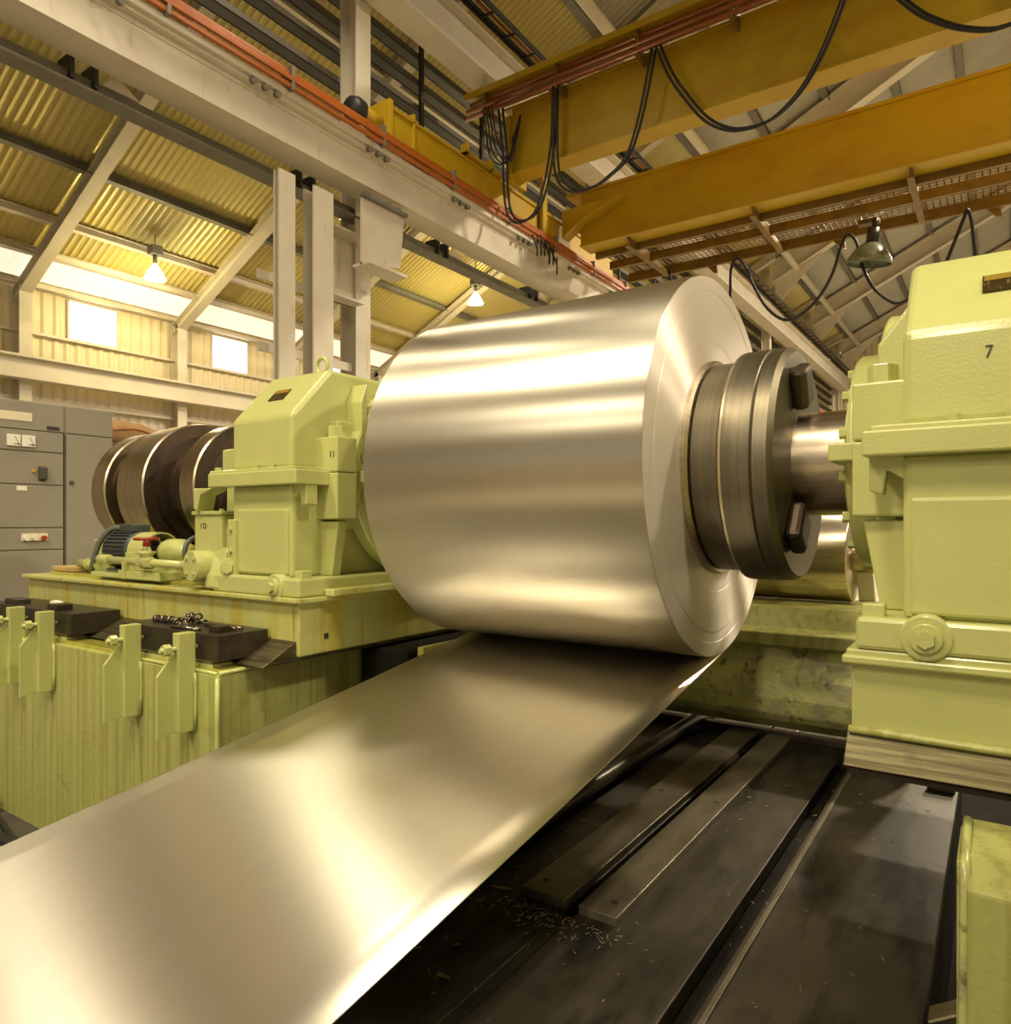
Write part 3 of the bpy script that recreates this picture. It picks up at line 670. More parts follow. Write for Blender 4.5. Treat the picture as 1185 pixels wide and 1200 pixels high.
# debris: offcuts and swarf
for i, (x, y, a, l, wdt) in enumerate(((-1.30, 1.87, .3, .07, .006), (-1.17, 1.42, .1, .035, .016), (-.33, 1.75, .2, .05, .008))):
    mb = MB(); mb.prism('z', [(-l/2, -wdt/2), (l/2, -wdt/3), (l/2, wdt/3), (-l/2, wdt/2)], 0, .004); mb.bm.transform(Matrix.Translation((x, y, DZ+.0005)) @ Matrix.Rotation(a, 4, 'Z'))
    tag(obj('metal_offcut', mb, M['steel'], loc=(x, y, DZ)), ['thin sliver of metal lying at the corner of the guide plate', 'tiny square metal scrap on the dark deck near the bottom edge', 'small metal sliver on the deck at the bottom right'][i], 'scrap', 'metal scraps on the deck')
sw = MB(); rnd = random.Random(7)
for i in range(260):
    x = rnd.uniform(-1.35, -.17); y = rnd.uniform(1.35, 3.4)
    if i < 120: x = rnd.gauss(-1.08, .12); y = 1.84-abs(rnd.gauss(0, .05))
    l = rnd.uniform(.003, .012); a = rnd.uniform(0, 3.1)
    sw.tube([(x-l*math.cos(a), y-l*math.sin(a), DZ+.001), (x+l*math.cos(a), y+l*math.sin(a), DZ+.002)], .0012, 4, 1)
so2 = obj('swarf', sw, M['steel'], loc=(-.9, 2, DZ)); so2['kind'] = 'stuff'; tag(so2, 'fine metal swarf scattered over the dark deck', 'swarf')
mb = MB(); mb.prism('y', [(-.14, .62), (-.05, .68), (-.05, .64), (-.12, .59)], 1.93, 2.0); obj('clip', mb, M['steel'], gb, .004)
# cables on the floor at far left
t = thing('floor_cable', 'black cables lying on the floor at the left picture edge', 'cable', (-4.9, 1.8, 0))
for k in range(3):
    mb = MB(); mb.tube([(-5.6, 1.86-.06*k, .02), (-5.2, 1.84-.05*k, .02), (-4.85, 1.80-.07*k, .02), (-4.5, 1.74-.02*k, .02), (-4.1, 1.78-.05*k, .02)], .018, 8); obj('cable', mb, M['black'], t)
mb = MB(); mb.box(-5.7, -5.05, 1.72, 1.86, 0, .09)
tag(obj('timber_block', mb, M['black_steel'], loc=(-5.4, 1.8, 0), bevel=.01), 'dark block on the floor by the left picture edge', 'block')

# ================================================================== DRUMS, MOTOR, PIPES on the left base
dr = thing('brake_drum', 'row of dark turned steel brake drums left of the gearbox', 'drum', (-4.8, CY, 1.45))
latheX('drum_ring', [(-5.51, .2), (-5.51, .445), (-5.50, .455), (-5.325, .455), (-5.315, .445), (-5.315, .40), (-5.36, .38), (-5.36, .2)], M['drum'], dr)
latheX('drum_groove', [(-5.36, .34), (-5.30, .36), (-5.10, .30), (-5.10, .2)], M['drum_dark'], dr)
latheX('drum_ring', [(-5.12, .2), (-5.12, .46), (-5.10, .475), (-4.76, .485), (-4.75, .475)], M['drum'], dr)
latheX('drum_face', [(-4.75, .475), (-4.745, .40), (-4.69, .395), (-4.69, .33), (-4.60, .32), (-4.60, .2)], M['drum_dark'], dr)
latheX('drum_groove', [(-4.60, .31), (-4.52, .34), (-4.46, .30), (-4.39, .33)], M['drum_dark'], dr)
latheX('drum_ring', [(-4.40, .2), (-4.40, .43), (-4.385, .44), (-4.235, .44), (-4.225, .43)], M['drum'], dr)
latheX('drum_face', [(-4.225, .43), (-4.22, .33), (-4.15, .32), (-4.15, .2)], M['drum_dark'], dr)
latheX('shaft', [(-5.6, 0), (-5.6, .2), (-3.5, .2), (-3.5, 0)], M['drum_dark'], dr)
mb = MB(); mb.box(-5.48, -5.34, 2.85, 3.3, 1.44, 1.85); mb.box(-4.9, -4.6, 2.9, 3.25, 1.44, 1.6); obj('cradle', mb, M['green'], dr, .01)

mo = thing('electric_motor', 'blue-grey finned electric motor on the left base', 'motor', (-4.6, 2.45, 1.45))
mb = MB(); mb.lathe((-4.80, 2.46, 1.605), (1,0,0), [(0, 0), (0, .10), (.02, .118), (.05, .122), (.30, .122), (.33, .10), (.33, 0)], 32); obj('casing', mb, M['motor'], mo)
for k in range(22):
    a = math.radians(-30+k*240/21); c, s_ = math.cos(a+math.pi/2-math.pi/2), math.sin(a)
    mb = MB(); mb.box(-4.75, -4.51, -.003, .003, .118, .134); mb.bm.transform(Matrix.Translation((0, 2.46, 1.605)) @ Matrix.Rotation(math.radians(-120+k*240/21), 4, 'X')); obj('fin', mb, M['motor'], mo)
mb = MB(); mb.box(-4.72, -4.52, 2.40, 2.52, 1.725, 1.775); obj('terminal_box', mb, M['motor'], mo, .006)
mb = MB(); mb.box(-4.76, -4.50, 2.36, 2.56, 1.452, 1.49); obj('foot', mb, M['motor'], mo, .004)
t = thing('coupling_guard', 'green arched coupling guard beside the electric motor', 'guard', (-4.3, 2.46, 1.45))
arc = [(2.46+.125*math.cos(a), 1.60+.125*math.sin(a)) for a in [math.pi*k/14 for k in range(15)]]
inn = [(2.46+.115*math.cos(a), 1.60+.115*math.sin(a)) for a in [math.pi*k/14 for k in range(15)]]
mb = MB(); mb.prism('x', [(2.585, 1.452)]+arc+[(2.335, 1.452), (2.345, 1.452)]+inn[::-1]+[(2.575, 1.452)], -4.46, -4.28); obj('hood', mb, M['green'], t)
mb = MB(); mb.cyl((-4.47, 2.46, 1.605), (-4.2, 2.46, 1.605), .035, 16); obj('coupling_shaft', mb, M['drum_dark'], t)
mb = MB(); mb.box(-4.47, -4.40, 2.33, 2.345, 1.452, 1.60); obj('guard_strap', mb, M['green'], t, .003)
t = thing('oil_pump', 'small green oil pump behind the handwheel valve', 'pump', (-4.1, 2.46, 1.45))
mb = MB(); mb.lathe((-4.22, 2.46, 1.605), (1,0,0), [(0, 0), (0, .07), (.04, .08), (.16, .08), (.20, .05), (.24, .05), (.24, 0)], 24); obj('casing', mb, M['green'], t)
mb = MB(); mb.box(-4.25, -4.0, 2.38, 2.54, 1.452, 1.53); obj('foot', mb, M['green'], t, .004)
mb = MB(); mb.box(-4.0, -3.82, 2.5, 2.53, 1.62, 1.645); obj('amber_bar', mb, M['amber'], t, .003)
mb = MB(); mb.torus((-3.86, 2.42, 1.61), (1,.3,0), .085, .014, 28, 8); obj('hose_loop', mb, M['hose'], t)
t = thing('oil_pipe', 'pale green oil pipe with a red handwheel valve on the left base', 'pipe', (-4.1, 2.26, 1.45))
mb = MB(); mb.cyl((-4.62, 2.27, 1.556), (-3.53, 2.20, 1.552), .023, 16); obj('pipe', mb, M['green_clean'], t)
for p0, p1 in (((-4.66, 2.275, 1.556), (-4.52, 2.26, 1.556)), ((-3.62, 2.207, 1.552), (-3.55, 2.20, 1.552))):
    mb = MB(); mb.cyl(p0, p1, .031, 16); obj('pipe_socket', mb, M['green_clean'], t, .004)
vx, vy = -4.05, 2.235
mb = MB(); mb.lathe((vx, vy, 1.52), (0,0,1), [(0, 0), (0, .036), (.05, .040), (.075, .034), (.085, .048), (.098, .048), (.10, .028), (.125, .02), (.125, 0)], 24); mb.cyl((vx-.09, vy+.013, 1.555), (vx+.09, vy-.013, 1.553), .034, 6); vo = obj('valve_body', mb, M['green_clean'], t)
mb = MB(); mb.torus((vx, vy, 1.690), (0,0,1), .062, .009, 28, 8); mb.lathe((vx, vy, 1.64), (0,0,1), [(0, .018), (.02, .022), (.055, .012), (.06, 0)], 12)
for k in range(4):
    a = k*math.pi/2+.4; mb.cyl((vx, vy, 1.690), (vx+.06*math.cos(a), vy+.06*math.sin(a), 1.690), .006, 6)
obj('handwheel', mb, M['red'], vo)
mb = MB(); mb.cyl((-5.2, 2.40, 1.51), (-4.82, 2.34, 1.51), .028, 16); mb.cyl((-5.02, 2.372, 1.51), (-4.98, 2.366, 1.51), .038, 12); obj('return_pipe', mb, M['green_clean'], t)
mb = MB(); mb.box(-4.7, -4.05, 2.235, 2.40, 1.452, 1.478); mb.box(-4.35, -3.9, 2.225, 2.36, 1.452, 1.50); obj('pump_skid', mb, M['green'], t, .004)
mb = MB(); mb.box(-4.28, -4.25, 2.21, 2.24, 1.452, 1.55); obj('pipe_strap', mb, M['green'], t, .003)
t = thing('junction_box', 'small green junction box with a hose at the left end of the base', 'box', (-5.0, 2.5, 1.45))
mb = MB(); mb.box(-5.10, -4.93, 2.46, 2.58, 1.452, 1.66); obj('body', mb, M['green_clean'], t, .005)
mb = MB(); mb.box(-5.11, -4.92, 2.45, 2.59, 1.655, 1.672); obj('lid', mb, M['green_clean'], t, .003)
mb = MB(); mb.tube([(-4.66, 2.42, 1.752), (-4.74, 2.38, 1.74), (-4.80, 2.34, 1.66), (-4.83, 2.32, 1.56), (-4.86, 2.32, 1.49), (-4.95, 2.36, 1.475)], .018, 10); obj('hose', mb, M['hose'], t)
mb = MB(); mb.cyl((-4.67, 2.42, 1.754), (-4.63, 2.43, 1.755), .024, 12); obj('hose_gland', mb, M['brass'], t)
mb = MB(); mb.box(-5.42, -5.12, 2.32, 2.46, 1.452, 1.485)
tag(obj('wood_block', mb, M['wood'], loc=(-5.27, 2.39, 1.45), bevel=.006), 'pale wood offcut at the left end of the green base', 'wood')

# ================================================================== CABINET
KX = -7.0
cb = thing('control_cabinet', 'tall grey electrical control cabinet with two white meters', 'cabinet', (-7.3, 3.0, 0))
mb = MB(); mb.box(-7.7, KX, 1.9, 3.53, 0, 2.85); obj('body', mb, M['cabinet'], cb, .006)
def panel(n, y0, y1, z0, z1, m='cabinet', d=.012): 
    mb = MB(); mb.box(KX-.005, KX+d, y0, y1, z0, z1); return obj(n, mb, M[m], cb, .004)
panel('seam', 3.092, 3.104, .1, 2.60, 'seam', .014)
panel('door', 3.11, 3.52, .1, 2.585); panel('header', 3.11, 3.52, 2.60, 2.84); panel('header', 2.0, 3.09, 2.60, 2.84)
for z0, z1 in ((2.415, 2.59), (2.125, 2.40), (1.745, 2.11), (1.55, 1.73), (.4, 1.535)): panel('drawer_panel', 2.0, 3.085, z0, z1)
for y in (2.685, 2.800):
    mb = MB(); mb.box(KX+.01, KX+.03, y-.052, y+.052, 2.445, 2.545); mo_ = obj('meter', mb, M['white_plastic'], cb, .005)
    mb = MB(); mb.box(KX+.03, KX+.032, y+.0, y+.035, 2.462, 2.468); mb.cyl((KX+.028, y+.035, 2.464), (KX+.034, y+.035, 2.464), .008, 10)
    mb.prism('x', [(y+.034, 2.464), (y+.038, 2.464), (y+.008, 2.53), (y+.004, 2.53)], KX+.03, KX+.032); obj('needle', mb, M['ink'], mo_)
mb = MB(); mb.prism('y', [(KX, 2.15), (KX+.05, 2.17), (KX+.06, 2.27), (KX, 2.29)], 2.88, 2.94); obj('switch_handle', mb, M['seam'], cb, .006)
mb = MB(); mb.cyl((KX+.01, 2.84, 2.24), (KX+.03, 2.84, 2.24), .014, 12); obj('indicator', mb, M['amber'], cb)
mb = MB(); mb.box(KX+.011, KX+.016, 2.4, 2.83, 2.67, 2.745); obj('name_label', mb, M['ivory'], cb)
mb = MB(); mb.box(KX+.011, KX+.018, 2.95, 3.05, 2.615, 2.645); obj('maker_badge', mb, M['ink'], cb)
mb = MB(); mb.box(KX+.011, KX+.015, 2.71, 2.79, 2.065, 2.105); obj('small_label', mb, M['white_plastic'], cb)
for y, m in ((2.78, 'white_plastic'), (2.85, 'ivory'), (2.92, 'red')):
    mb = MB(); mb.box(KX+.011, KX+.02, y-.035, y+.035, 1.625, 1.69); bo = obj('button_plate', mb, M['ivory'], cb, .003)
    mb = MB(); mb.cyl((KX+.02, y, 1.65), (KX+.045, y, 1.65), .022, 16); obj('button', mb, M[m], bo)
mb = MB(); mb.cyl((KX+.01, 3.155, 2.15), (KX+.022, 3.155, 2.15), .02, 16); obj('lock', mb, M['seam'], cb)
mb = MB(); mb.lathe((-7.6, 3.95, 2.45), (0,1,.1), [(-.36, 0), (-.33, .12), (-.15, .17), (.1, .18), (.3, .13), (.36, 0)], 20); mb.box(-8.0, -7.3, 3.55, 4.4, 0, 2.32)
t = thing('sack', 'brown sack lying on a rack behind the grey cabinet', 'sack', (-7.6, 3.95, 0)); mb.bm.free()
mb = MB(); mb.lathe((-7.5, 3.95, 2.70), (0,1,-.06), [(-.40, 0), (-.36, .09), (-.15, .14), (.1, .14), (.3, .09), (.36, 0)], 20); obj('bag', mb, M['sack'], t)
mb = MB(); mb.box(-7.9, -7.2, 3.56, 4.35, 2.54, 2.58)
for y in (3.6, 4.3):
    for x in (-7.85, -7.25): mb.box(x-.025, x+.025, y-.025, y+.025, 0, 2.54)
obj('rack', mb, M['grey_steel'], t)
mb = MB(); mb.tube([(-7.36, 3.72, 2.72), (-7.355, 3.95, 2.75), (-7.365, 4.2, 2.70)], .006, 6); obj('cord', mb, M['red'], t)

# ================================================================== COLUMNS, GIRDERS, TRAYS
def hsec(mb, x, y, z0, z1, d, b, tf=.03):
    mb.box(x-.012, x-d+.012, y-.012, y+.012, z0, z1); mb.box(x-tf, x, y-b/2, y+b/2, z0, z1); mb.box(x-d, x-d+tf, y-b/2, y+b/2, z0, z1)
where = {7.4: 'nearest, standing behind the left gearbox', 15.2: 'second in the far row, above the crane carriage', 23.0: 'third along the far row beyond the crane', 30.8: 'fourth in the far row seen above the chuck', 38.6: 'fifth in the far row seen above the chuck', 46.4: 'last of the far row beside the right head'}
for y in COLY:
    if y < 7: continue
    t = thing('steel_column', 'cream built-up steel column, '+where[y], 'column', (-7.6, y-.4, 0), 'columns of the crane runway')
    for x, dy, z1, d, b in ((-7.5, -1.42, 6.28, .12, .25), (-7.5, -.82, 6.28, .22, .34), (-7.9, .30, 12.4, .34, .30)):
        mb = MB(); hsec(mb, x, y+dy, 0, z1, d, b); obj('column_leg', mb, M['white'], t)
    mb = MB(); mb.box(-7.98, -7.95, y-.66, y+.16, 5.0, 6.0); mb.box(-7.98, -7.7, y-.64, y+.14, 5.97, 6.0); mb.box(-7.98, -7.7, y-.64, y+.14, 5.0, 5.03); obj('tie_plate', mb, M['white'], t)
    for k in range(5):
        z = 1.2+k*.95; mb = MB(); mb.box(-8.02, -7.99, y-1.5, y+.15, z, z+.12); obj('batten', mb, M['white'], t)
    # bracket carrying the girder
    mb = MB(); mb.prism('x', [(y-.18, 5.45), (y-.18, 6.42), (y+.70, 6.50), (y+.60, 5.62)], -7.47, -7.43); mb.box(-7.62, -7.28, y-.18, y+.6, 5.44, 5.48)
    bo = obj('bracket', mb, M['white'], t)
    mb = MB(); mb.box(-7.45, -7.36, y-.2, y+.70, 6.40, 6.45)
    for k in range(4): mb.cyl((-7.42, y-.1+k*.22, 6.45), (-7.42, y-.1+k*.22, 6.50), .035, 6)
    obj('bracket_bolts', mb, M['grey_steel'], bo)
YA, YZ = -4.0, 48.0
def longbeam(name, label, cat, parts, loc):
    t = thing(name, label, cat, loc)
    for n, boxes, m in parts:
        mb = MB()
        for b in boxes: mb.box(*b)
        obj(n, mb, M[m], t)
    return t
rg = longbeam('runway_girder', 'long white crane runway girder crossing the upper left', 'girder', [
    ('girder_box', [(-7.84, -7.40, YA, YZ, 6.57, 7.02)], 'white'),
    ('top_flange', [(-7.90, -7.30, YA, YZ, 7.02, 7.06), (-7.42, -7.385, YA, YZ, 6.96, 7.02)], 'white'),
    ('rail', [(-7.66, -7.58, YA, YZ, 7.06, 7.16)], 'grey_steel'),
    ('cable_duct', [(-7.36, -7.24, YA, YZ, 7.06, 7.14)], 'white')], (-7.6, 22, 6.57))
for k in range(14):
    y = 3.4+k*1.9
    for q in range(3):
        mb = MB(); mb.cyl((-7.30, y+q*.17, 7.02), (-7.22, y+q*.17, 7.0), .035, 10); obj('cable_clip', mb, M['grey_steel'], rg)
t = thing('conductor_bars', 'four orange conductor bars along the runway girder', 'conductor', (-7.15, 22, 7.1))
for k, (x, z) in enumerate(((-7.20, 7.17), (-7.18, 7.25), (-7.22, 7.33), (-7.30, 7.40))):
    mb = MB(); mb.box(x-.022, x+.022, YA, YZ, z-.028, z+.028); obj('bar', mb, M['orange'], t, .006)
for k in range(20):
    y = 1.0+k*1.6; mb = MB(); mb.box(-7.36, -7.16, y-.02, y+.02, 7.12, 7.42); obj('bar_hanger', mb, M['grey_steel'], t)
lw = longbeam('tie_beam', 'thin grey tie beam with gussets below the runway girder', 'beam', [
    ('web', [(-8.02, -7.98, YA, YZ, 6.35, 6.50)], 'grey_steel'), ('flange', [(-8.12, -7.88, YA, YZ, 6.33, 6.36), (-8.35, -8.02, YA, YZ, 6.48, 6.51)], 'grey_steel'),
    ('tube', [(-8.30, -8.22, YA, YZ, 6.50, 6.58)], 'white')], (-8, 22, 6.33))
for k in range(12):
    y = 3.9+k*2.95
    mb = MB(); mb.prism('x', [(y, 6.50), (y+.42, 6.50), (y+.16, 6.66)], -7.97, -7.95); obj('gusset', mb, M['white'], lw)
    mb = MB(); mb.box(-8.2, -7.9, y-.34, y-.30, 6.4, 6.66); mb.box(-8.2, -7.9, y-.1, y-.06, 6.4, 6.66); obj('stiffener', mb, M['tray'], lw)
for i, (z, h) in enumerate(((8.62, .15), (9.07, .15), (9.52, .15), (9.98, .15))):
    nm = ['lowest of the four', 'second from the bottom of the four', 'third up of the four', 'topmost of the four'][i]
    longbeam('cable_tray', 'dark grey cable tray along the columns, '+nm, 'cable tray', [
        ('bed', [(-8.68, -8.45, YA, YZ, z, z+.02)], 'tray'), ('lip', [(-8.47, -8.445, YA, YZ, z, z+h*.6)], 'tray_lip'), ('lip', [(-8.685, -8.66, YA, YZ, z, z+h*.6)], 'tray')], (-8.6, 22, z))['group'] = 'cable trays on the column row'
for y in [5.9+k*1.95 for k in range(20)]:
    pass
ug = longbeam('upper_girder', 'white upper girder high on the column row above the trays', 'girder', [
    ('web', [(-7.60, -7.56, YA, YZ, 9.7, 10.36)], 'white'), ('bottom_flange', [(-7.86, -7.36, YA, YZ, 9.64, 9.70)], 'white'), ('top_flange', [(-7.8, -7.4, YA, YZ, 10.34, 10.39)], 'white')], (-7.6, 22, 9.64))
t = thing('cable_ladder', 'dark cable ladder running along the upper white girder', 'cable ladder', (-7.3, 22, 10.5))
for x in (-7.38, -7.08):
    mb = MB(); mb.box(x-.015, x+.015, YA, YZ, 10.48, 10.58); obj('side_rail', mb, M['tray'], t)
for k in range(60):
    y = 8+k*.66; mb = MB(); mb.box(-7.38, -7.08, y-.02, y+.02, 10.50, 10.53); obj('rung', mb, M['tray'], t)
for k in range(3):
    mb = MB(); mb.tube([(-7.33+.1*k, YA, 10.56), (-7.33+.1*k, YZ, 10.56)], .03, 6); obj('cable', mb, M['rust_tube'] if k == 1 else M['tray'], t)
mb = MB(); mb.tube([(-6.75, YA, 12.1), (-6.75, 20, 12.1), (-6.75, YZ, 12.15)], .13, 16, 1)
tag(obj('roof_pipe', mb, M['white'], loc=(-6.75, 22, 12.1)), 'pale pipe running under the roof along the column row', 'pipe')
# tray posts
for k, y in enumerate([9.6, 11.4, 17.6, 20.0, 25.5, 28.0, 33.4, 36.0]):
    mb = MB(); mb.box(-8.44, -8.38, y-.04, y+.04, 7.9, 10.3)
    tag(obj('tray_post', mb, M['tray'], loc=(-8.4, y, 7.9)), 'slim dark post of the cable trays, '+['above the crane buffer', 'second from the nearest column', 'third from the nearest column', 'fourth from the nearest column', 'fifth along the far row', 'sixth along the far row', 'seventh along the far row', 'eighth and farthest along the row'][k], 'post', 'posts of the cable trays')

# ================================================================== CRANE
cr = thing('overhead_crane', 'yellow double-beam overhead crane across the upper right', 'crane', (-2, 11.5, 7.2))
mb = MB(); mb.box(-7.15, 9, 10.60, 10.93, 8.02, 9.16); b1 = obj('bridge_beam', mb, M['yellow'], cr, .012)
mb = MB(); mb.box(-7.15, 9, 10.56, 10.97, 7.98, 8.03); mb.box(-7.3, 9, 10.56, 10.97, 9.14, 9.18); obj('beam_flange', mb, M['yellow'], b1, .004)
mb = MB(); mb.box(-7.9, 9, 10.20, 10.60, 9.40, 9.44); mb.box(-7.9, 9, 10.18, 10.21, 9.36, 9.46); obj('ledge', mb, M['yellow'], b1)
for k in range(10):
    x = -7.5+k*1.45; mb = MB(); mb.box(x-.03, x+.03, 10.24, 10.6, 8.98, 9.40); obj('ledge_bracket', mb, M['yellow_dark'], b1)
for k, (y, z) in enumerate(((10.27, 9.06), (10.27, 9.17), (10.30, 9.29), (10.44, 9.34))):
    mb = MB(); mb.tube([(-7.95+.05*k, y, z), (9, y, z)], .045, 12); obj('conduit', mb, M['rust_tube'], b1)
mb = MB(); mb.box(-7.22, -7.13, 10.5, 11.05, 7.85, 9.0); obj('end_plate', mb, M['yellow'], b1, .01)
mb = MB(); mb.box(-7.02, 9, 12.90, 13.30, 7.42, 8.48); b2 = obj('bridge_beam', mb, M['yellow'], cr, .012)
mb = MB(); mb.box(-7.35, 9, 12.86, 13.34, 8.47, 8.53); mb.box(-7.02, 9, 12.86, 13.34, 7.39, 7.43); obj('beam_flange', mb, M['yellow'], b2, .004)
mb = MB(); mb.prism('y', [(-7.3, 8.10), (-5.95, 8.12), (-6.9, 7.80), (-7.3, 7.55)], 12.62, 12.9); obj('end_gusset', mb, M['yellow'], b2, .01)
for x in (-6.0, -3.6, -1.15, 1.3):
    mb = MB(); mb.prism('x', [(12.92, 7.40), (13.9, 7.40), (14.9, 7.30), (14.9, 7.22), (13.3, 7.22)], x-.03, x+.03); mb.box(x-.05, x+.05, 12.9, 15.0, 7.20, 7.23)
    obj('walkway_bracket', mb, M['yellow_dark'], b2)
wk = MB()
wk.box(-6.9, 9, 14.93, 15.02, 7.22, 7.42); wk.box(-6.9, 9, 13.98, 14.06, 7.24, 7.40); wk.box(-6.9, 9, 13.32, 13.40, 7.26, 7.40)
obj('walkway_frame', wk, M['yellow_dark'], b2)
gr = MB()
for k in range(150):
    x = -6.85+k*.105
    gr.box(x, x+.022, 13.4, 14.95, 7.418, 7.428)
for k in range(15):
    y = 13.4+k*.105; gr.box(-6.85, 9, y, y+.02, 7.418, 7.428)
go = obj('walkway_grating', gr, M['yellow_dark'], b2); go['kind'] = 'stuff'
for x in (-5.0, -2.55, -.1):
    mb = MB(); mb.prism('y', [(x-.08, 7.20), (x+.12, 7.20), (x+.14, 7.02), (x+.05, 7.05)], 14.9, 14.95); obj('hanger', mb, M['yellow_dark'], b2)
# end carriage on the rail
mb = MB(); mb.box(-7.80, -7.42, 7.75, 15.2, 7.40, 7.92); ec = obj('end_carriage', mb, M['yellow'], cr, .012)
mb = MB(); mb.box(-7.86, -7.36, 7.70, 7.78, 7.32, 8.02); mb.box(-7.84, -7.38, 8.25, 8.30, 7.36, 8.05); mb.box(-7.84, -7.38, 7.75, 15.2, 7.90, 7.94); obj('carriage_plate', mb, M['yellow'], ec, .006)
mb = MB(); mb.cyl((-7.6, 7.70, 7.70), (-7.6, 7.32, 7.70), .13, 24); obj('buffer_stem', mb, M['yellow'], ec)
mb = MB(); mb.lathe((-7.6, 7.34, 7.70), (0,-1,0), [(0, .17), (.12, .18), (.20, .15), (.23, 0), ], 24); obj('buffer', mb, M['black'], ec)
for y in (8.6, 14.4):
    mb = MB(); mb.cyl((-7.70, y, 7.36), (-7.54, y, 7.36), .22, 28); obj('wheel', mb, M['grey_steel'], ec)
mb = MB(); mb.box(-7.50, -7.3, 9.5, 10.6, 7.96, 8.0); mb.box(-7.45, -7.3, 9.5, 9.55, 7.96, 8.14); mb.box(-7.45, -7.3, 10.2, 10.25, 7.96, 8.14); obj('carriage_step', mb, M['yellow'], ec, .004)
mb = MB(); mb.box(-7.38, -7.30, 11.9, 12.06, 7.12, 8.55); mb.box(-7.36, -7.18, 11.85, 12.1, 7.05, 7.2); obj('collector_arm', mb, M['yellow'], ec, .006)
t2 = MB(); rnd = random.Random(3)
for k in range(9):
    x, y, z = -7.14+rnd.uniform(-.05, .05), 11.3+k*.09, 6.98+rnd.uniform(-.08, .12)
    t2.tube([(x, y, z+.15), (x+.05, y+.08, z-.10), (x, y+.16, z-.16-rnd.random()*.1), (x-.03, y+.22, z+.12)], .014, 6)
obj('collector_wires', t2, M['black'], ec)
F = [
 [(-6.08,10.25,9.02),(-6.09,10.25,7.93),(-6.01,10.25,7.44),(-5.74,10.25,7.18),(-5.38,10.25,7.15),(-5.12,10.25,7.24),(-4.78,10.25,7.48),(-4.54,10.25,8.13),(-4.35,10.25,9.0)],
 [(-4.29,10.25,9.0),(-4.09,10.25,8.50),(-3.86,10.25,8.10),(-3.56,10.25,7.67),(-3.25,10.25,7.42),(-2.95,10.25,7.33),(-2.6,10.25,7.36),(-2.26,10.25,7.6),(-1.99,10.25,7.99),(-1.74,10.25,8.55),(-1.6,10.25,9.0)],
 [(-1.5,10.25,9.0),(-.93,10.25,8.22),(-.66,10.25,7.94),(-.35,10.25,7.72),(.03,10.25,7.6),(.5,10.25,7.8),(.95,10.25,9.0)],
 [(-7.2,10.25,9.0),(-7.11,10.25,8.23),(-7.09,10.25,7.6),(-7.0,10.25,7.1),(-6.75,10.25,6.92),(-6.4,10.25,7.1),(-6.15,10.25,8.0),(-6.1,10.25,9.0)]]
for path in F:
    for d in (0, .05):
        mb = MB(); mb.tube([(x+d, y+d, z+d*.8) for x, y, z in path], .022, 8); obj('festoon_cable', mb, M['black'], b1)
for k in range(4):
    mb = MB(); s = k*.06; mb.tube([(-7.5+s, 10.2, 9.1), (-7.42+s, 10.18, 8.7), (-7.35+s, 10.2, 8.2+s), (-7.15+s, 10.3, 8.05), (-7.05+s, 10.45, 8.35+s*3), (-7.1, 10.55, 8.6)], .014, 6); obj('loose_wire', mb, M['black'], b1)
# cables hanging under the walkway
HG = [
 [(-4.50,14.6,6.52),(-4.484,14.6,6.946),(-4.381,14.6,7.132),(-4.227,14.6,6.98),(-4.009,14.6,6.459),(-3.762,14.6,6.009),(-3.439,14.6,5.739),(-3.125,14.6,5.803),(-2.819,14.6,6.076),(-2.579,14.6,6.483),(-2.432,14.6,6.964),(-2.316,14.6,7.15),(-2.172,14.6,6.97),(-2.086,14.6,6.542),(-1.917,14.6,6.118),(-1.667,14.6,5.824),(-1.45,14.6,5.725),(-1.1,14.6,5.9),(-.797,14.6,6.249),(-.646,14.6,6.616),(-.497,14.6,7.023),(-.448,14.6,7.15),(-.386,14.6,6.923),(-.325,14.6,6.241)],
 [(-4.50,14.6,6.52),(-4.52,14.6,6.0),(-4.7,14.6,5.6),(-5.1,14.6,5.5),(-5.5,14.6,5.9),(-5.7,14.6,6.6),(-5.8,14.6,7.2)]]
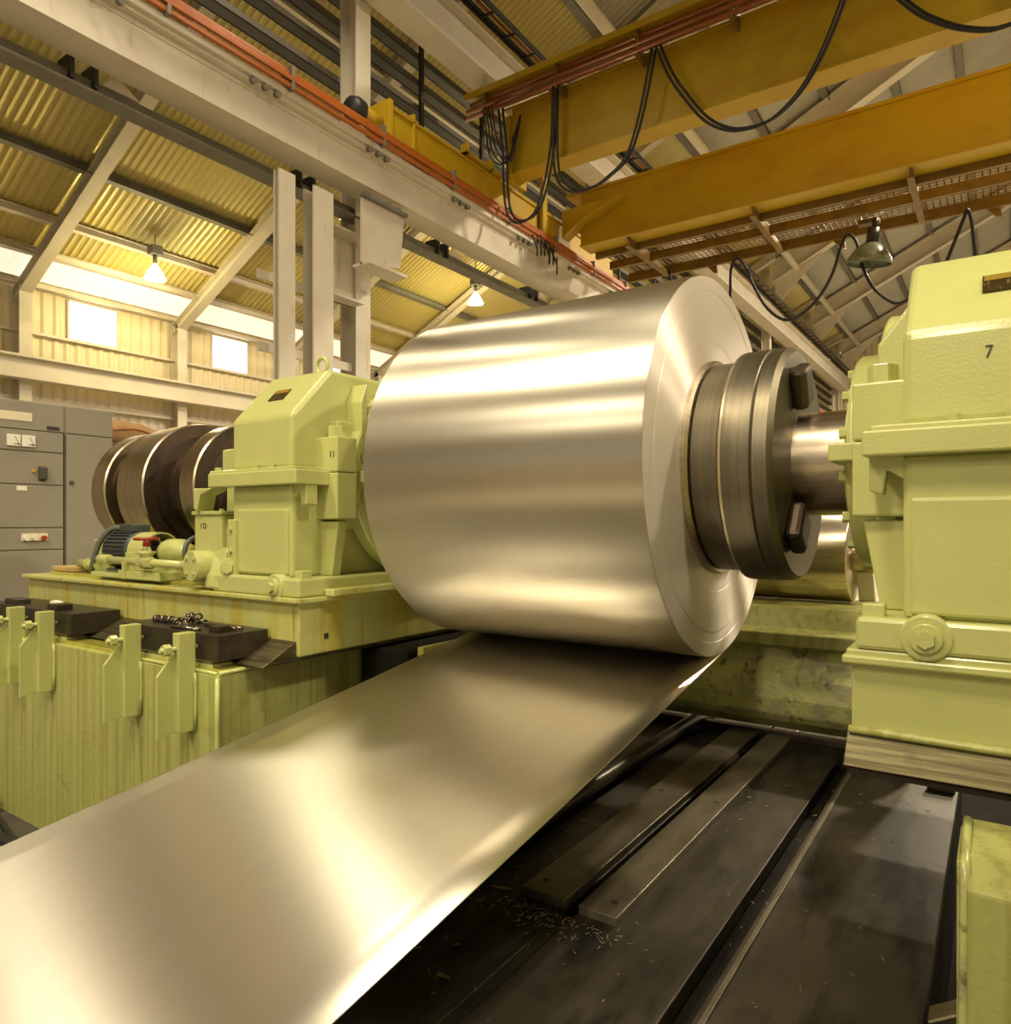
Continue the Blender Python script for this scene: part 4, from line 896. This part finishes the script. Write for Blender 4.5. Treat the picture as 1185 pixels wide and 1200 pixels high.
for path in HG:
    mb = MB(); mb.tube(path, .030, 8); obj('hanging_cable', mb, M['black'], b2)
# dome lamp under the walkway
dl = thing('dome_lamp', 'unlit grey-green dome lamp hanging under the crane walkway', 'lamp', (-1.95, 14.3, 7.2))
ax = Vector((.16, -.1, 1)).normalized(); c = Vector((-1.93, 14.3, 6.42))
mb = MB(); mb.lathe(c, ax, [(0, .38), (.02, .385), (.10, .36), (.26, .26), (.36, .14), (.38, .09)], 40); o = obj('shade', mb, M['dome'], dl); sm = o.modifiers.new('s', 'SOLIDIFY'); sm.thickness = .008
mb = MB(); mb.cyl(c+ax*.36, c+ax*.62, .11, 20); mb.cyl(c+ax*.62, c+ax*.80, .05, 12); obj('housing', mb, M['black_steel'], dl)
mb = MB(); mb.lathe(c, ax, [(.08, 0), (.10, .07), (.2, .08), (.3, .05)], 16); obj('bulb', mb, M['tin'], dl)
mb = MB(); mb.box(-2.1, -1.75, 14.22, 14.38, 7.14, 7.22); obj('mount', mb, M['yellow_dark'], dl)
# small lit lamps in the aisle
for i, (x, y, z, lab) in enumerate(((-16.0, 9.03, 7.40, 'lit cone lamp hanging under the aisle roof at left'), (-13.0, 17.3, 8.40, 'lit cone lamp hanging under the aisle roof just above the coil'))):
    t = thing('aisle_lamp', lab, 'lamp', (x, y, z), 'aisle lamps')
    mb = MB(); mb.lathe((x, y, z), (0,0,1), [(0, .24), (.16, .16), (.30, .06), (.34, .05), (.34, 0)], 24); obj('shade', mb, M['lampglow'], t)
    mb = MB(); mb.cyl((x, y, z+.34), (x, y, z+.62), .05, 12); mb.cyl((x, y, z+.62), (x, y, roof_z(x)-.1), .012, 6); mb.box(x-.12, x+.12, y-.12, y+.12, z+.55, z+.75); obj('ballast', mb, M['grey_steel'], t)
    ld = bpy.data.lights.new('aisle_light', 'POINT'); ld.energy = 260; ld.color = (1, .82, .40); ld.shadow_soft_size = .2
    lo = bpy.data.objects.new('aisle_light', ld); COL.objects.link(lo); lo.parent = t; lo.location = (0, 0, -.3)
